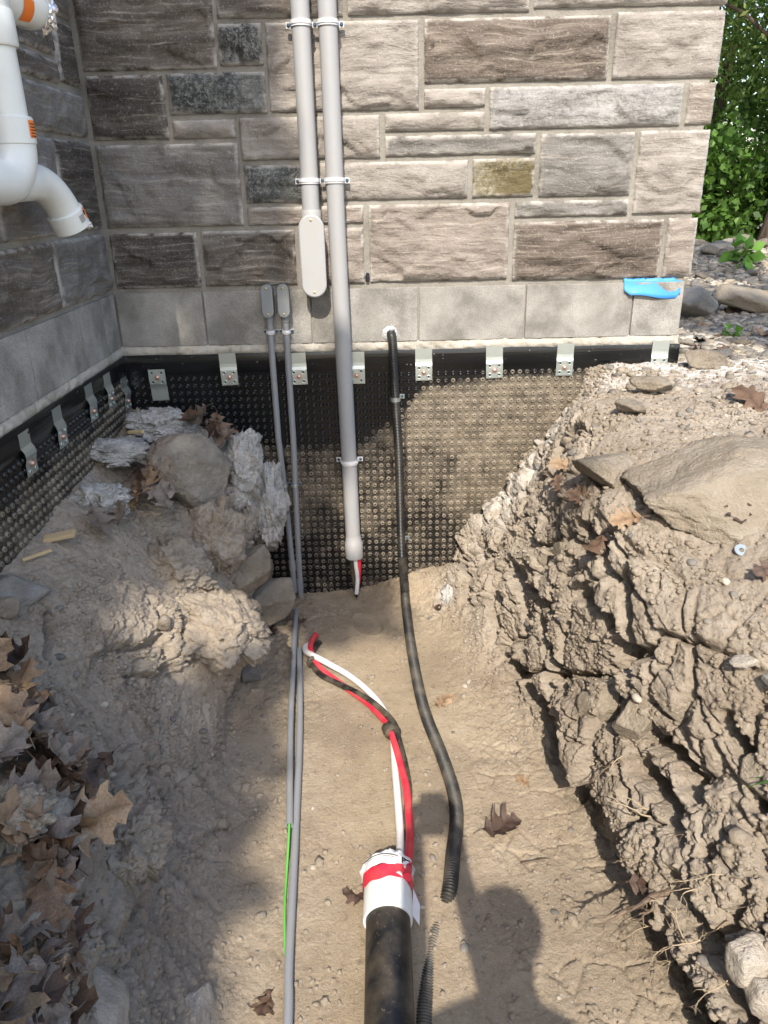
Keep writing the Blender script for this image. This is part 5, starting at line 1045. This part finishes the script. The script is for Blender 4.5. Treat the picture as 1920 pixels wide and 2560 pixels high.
X = X[k][:30000]; Z = Z[k][:30000]; yq = -4.2 + rs.normal(size=len(X)) * .45
P = np.stack([X + .0689 * yq, yq, Z - .9756 * yq], -1); V, F = leaf_cards(P, .105 * rs.uniform(.7, 1.25, len(P)), rs, .75)
t = empty('shade_tree', (-2.2, -4.6, .92)); tag(t, 'leafy tree standing behind the photographer, shading the left bank', 'tree')
o = obj('crown', tone(np_mesh('crown', V, F, M_GREENA), len(P), rs), t); o.matrix_parent_inverse = Matrix.Translation(t.location).inverted()
m = MB(); b0 = Vector((-2.2, -4.6, .8)); m.tube([tuple(b0), (-2.15, -4.55, 2.4), (-2.05, -4.4, 4.2), (-1.9, -4.3, 6.2), (-1.7, -4.2, 8.6)], [.20, .16, .13, .09, .03], 14)
for (a, e) in (((-2.1, -4.5, 3.4), (-3.6, -4.4, 5.6)), ((-2.05, -4.4, 4.4), (-1.1, -4.3, 6.2)), ((-2.0, -4.35, 5.2), (-3.0, -4.2, 7.6)), ((-1.9, -4.3, 6.2), (-1.0, -4.1, 7.9)), ((-2.1, -4.5, 3.8), (-1.2, -4.5, 5.3))): m.tube([a, ((a[0] + e[0]) / 2, (a[1] + e[1]) / 2, (a[2] + e[2]) / 2 + .2), e], [.07, .05, .02], 8)
o = m.build('trunk', M_BARK, t); o.matrix_parent_inverse = Matrix.Translation(t.location).inverted()
rs = np.random.RandomState(19); n = 70000; X = rs.uniform(.9, 3.6, n); Z = rs.uniform(3.6, 8.0, n); k = (gnoise(np.stack([X * 1.7, Z * 1.7, X * 0 + 2], -1), 410) > .04) & ((((X - 2.2) / 1.35) ** 2 + ((Z - 5.8) / 2.1) ** 2) < 1)
X = X[k][:13000]; Z = Z[k][:13000]; yq = -4.2 + rs.normal(size=len(X)) * .45; P = np.stack([X + .0689 * yq, yq, Z - .9756 * yq], -1); V, F = leaf_cards(P, .105 * rs.uniform(.7, 1.25, len(P)), rs, .75)
t = empty('shade_tree', (2.6, -4.8, .92)); tag(t, 'second leafy tree behind the photographer, dappling the yard past the corner', 'tree')
o = obj('crown', tone(np_mesh('crown', V, F, M_GREENA), len(P), rs), t); o.matrix_parent_inverse = Matrix.Translation(t.location).inverted()
m = MB(); m.tube([(2.6, -4.8, .8), (2.55, -4.7, 3.0), (2.4, -4.5, 6.0), (2.1, -4.3, 9.0), (1.9, -4.2, 11.5)], [.20, .16, .12, .08, .02], 14)
for (p0, e) in (((2.5, -4.6, 4.6), (3.2, -4.3, 8.2)), ((2.4, -4.5, 6.0), (1.2, -4.3, 8.6)), ((2.2, -4.4, 8.0), (3.0, -4.2, 10.6)), ((2.1, -4.3, 9.0), (1.3, -4.2, 10.4))): m.tube([p0, ((p0[0] + e[0]) / 2, (p0[1] + e[1]) / 2, (p0[2] + e[2]) / 2 + .2), e], [.06, .045, .02], 8)
o = m.build('trunk', M_BARK, t); o.matrix_parent_inverse = Matrix.Translation(t.location).inverted()
# ------------------------------------------------------------------ the photographer, standing in the trench behind the camera
M_SKIN = plastic('skin', (.45, .27, .19, 1), .55, .02); M_CLOTH = plastic('navy_jacket', (.04, .05, .075, 1), .85, .1); M_HAIR = plastic('dark_hair', (.03, .022, .018, 1), .6, 0)
J = {'pel': (.12, -.44, .86, .13, .10), 'bel': (.12, -.43, 1.02, .135, .10), 'che': (.12, -.41, 1.22, .15, .105), 'nek': (.14, -.39, 1.40, .055, .055), 'jaw': (.15, -.36, 1.47, .065, .07), 'hed': (.15, -.37, 1.56, .075, .09), 'top': (.15, -.38, 1.63, .06, .07),
     'lsh': (-.03, -.40, 1.33, .06, .06), 'lel': (-.05, -.28, 1.10, .045, .045), 'lwr': (-.045, -.11, 1.45, .03, .03), 'lha': (-.050, -.06, 1.565, .032, .022), 'rsh': (.26, -.40, 1.33, .06, .06), 'rel': (.17, -.27, 1.10, .046, .046), 'rwr': (.07, -.11, 1.45, .03, .03), 'rha': (.062, -.06, 1.57, .032, .022),
     'lhi': (.03, -.44, .82, .09, .09), 'lkn': (.00, -.40, .46, .06, .06), 'lan': (-.02, -.46, .09, .042, .042), 'lto': (-.04, -.32, .035, .04, .032), 'rhi': (.21, -.44, .82, .09, .09), 'rkn': (.23, -.41, .46, .06, .06), 'ran': (.25, -.47, .09, .042, .042), 'rto': (.27, -.33, .035, .04, .032)}
names = list(J); ed = [('pel', 'bel'), ('bel', 'che'), ('che', 'nek'), ('nek', 'jaw'), ('jaw', 'hed'), ('hed', 'top'), ('che', 'lsh'), ('lsh', 'lel'), ('lel', 'lwr'), ('lwr', 'lha'), ('che', 'rsh'), ('rsh', 'rel'), ('rel', 'rwr'), ('rwr', 'rha'), ('pel', 'lhi'), ('lhi', 'lkn'), ('lkn', 'lan'), ('lan', 'lto'), ('pel', 'rhi'), ('rhi', 'rkn'), ('rkn', 'ran'), ('ran', 'rto')]
me = bpy.data.meshes.new('person'); me.from_pydata([J[k][:3] for k in names], [(names.index(a), names.index(b)) for a, b in ed], []); me.materials.append(M_CLOTH)
person = obj('person', me); md = person.modifiers.new('skin', 'SKIN'); 
if not me.skin_vertices: me.attributes
for i, k in enumerate(names):
    sv = me.skin_vertices[0].data[i]; sv.radius = J[k][3:5]; sv.use_root = (k == 'pel')
ss = person.modifiers.new('sub', 'SUBSURF'); ss.levels = 2; ss.render_levels = 2
tag(person, 'photographer in dark clothes holding up a phone behind the view', 'person')
m = MB()
for hand, sx in (((-.052, -.055, 1.585), 1), ((.062, -.055, 1.59), -1)):
    for f in range(4): b = Vector(hand) + Vector((0, 0, .024 - .016 * f)); m.tube([tuple(b), tuple(b + Vector((sx * .006, .022, .004))), tuple(b + Vector((sx * .024, .026, .002))), tuple(b + Vector((sx * (.034 - .003 * f), .016, -.002)))], [.0085, .0082, .0075, .006], 8)
    b = Vector(hand) + Vector((0, -.02, -.01)); m.tube([tuple(b), tuple(b + Vector((sx * .018, -.016, .018))), tuple(b + Vector((sx * .034, -.006, .028)))], [.010, .009, .007], 8)
m.build('fingers', M_SKIN, person)
hb = bmesh.new(); bmesh.ops.create_icosphere(hb, subdivisions=3, radius=1); V = [(.15 + v.co.x * .088, -.405 + v.co.y * .085, 1.60 + v.co.z * .075) for v in hb.verts]; F = [tuple(v.index for v in f.verts) for f in hb.faces]; hb.free(); MB().add(V, F).build('hair', M_HAIR, person)
m = MB(); m.box((.005, -.016, 1.565), (.074, .009, .150)); o = m.build('phone', M_INK, None, smooth=False, bevel=.003); tag(o, 'black phone held upright by the photographer', 'phone')
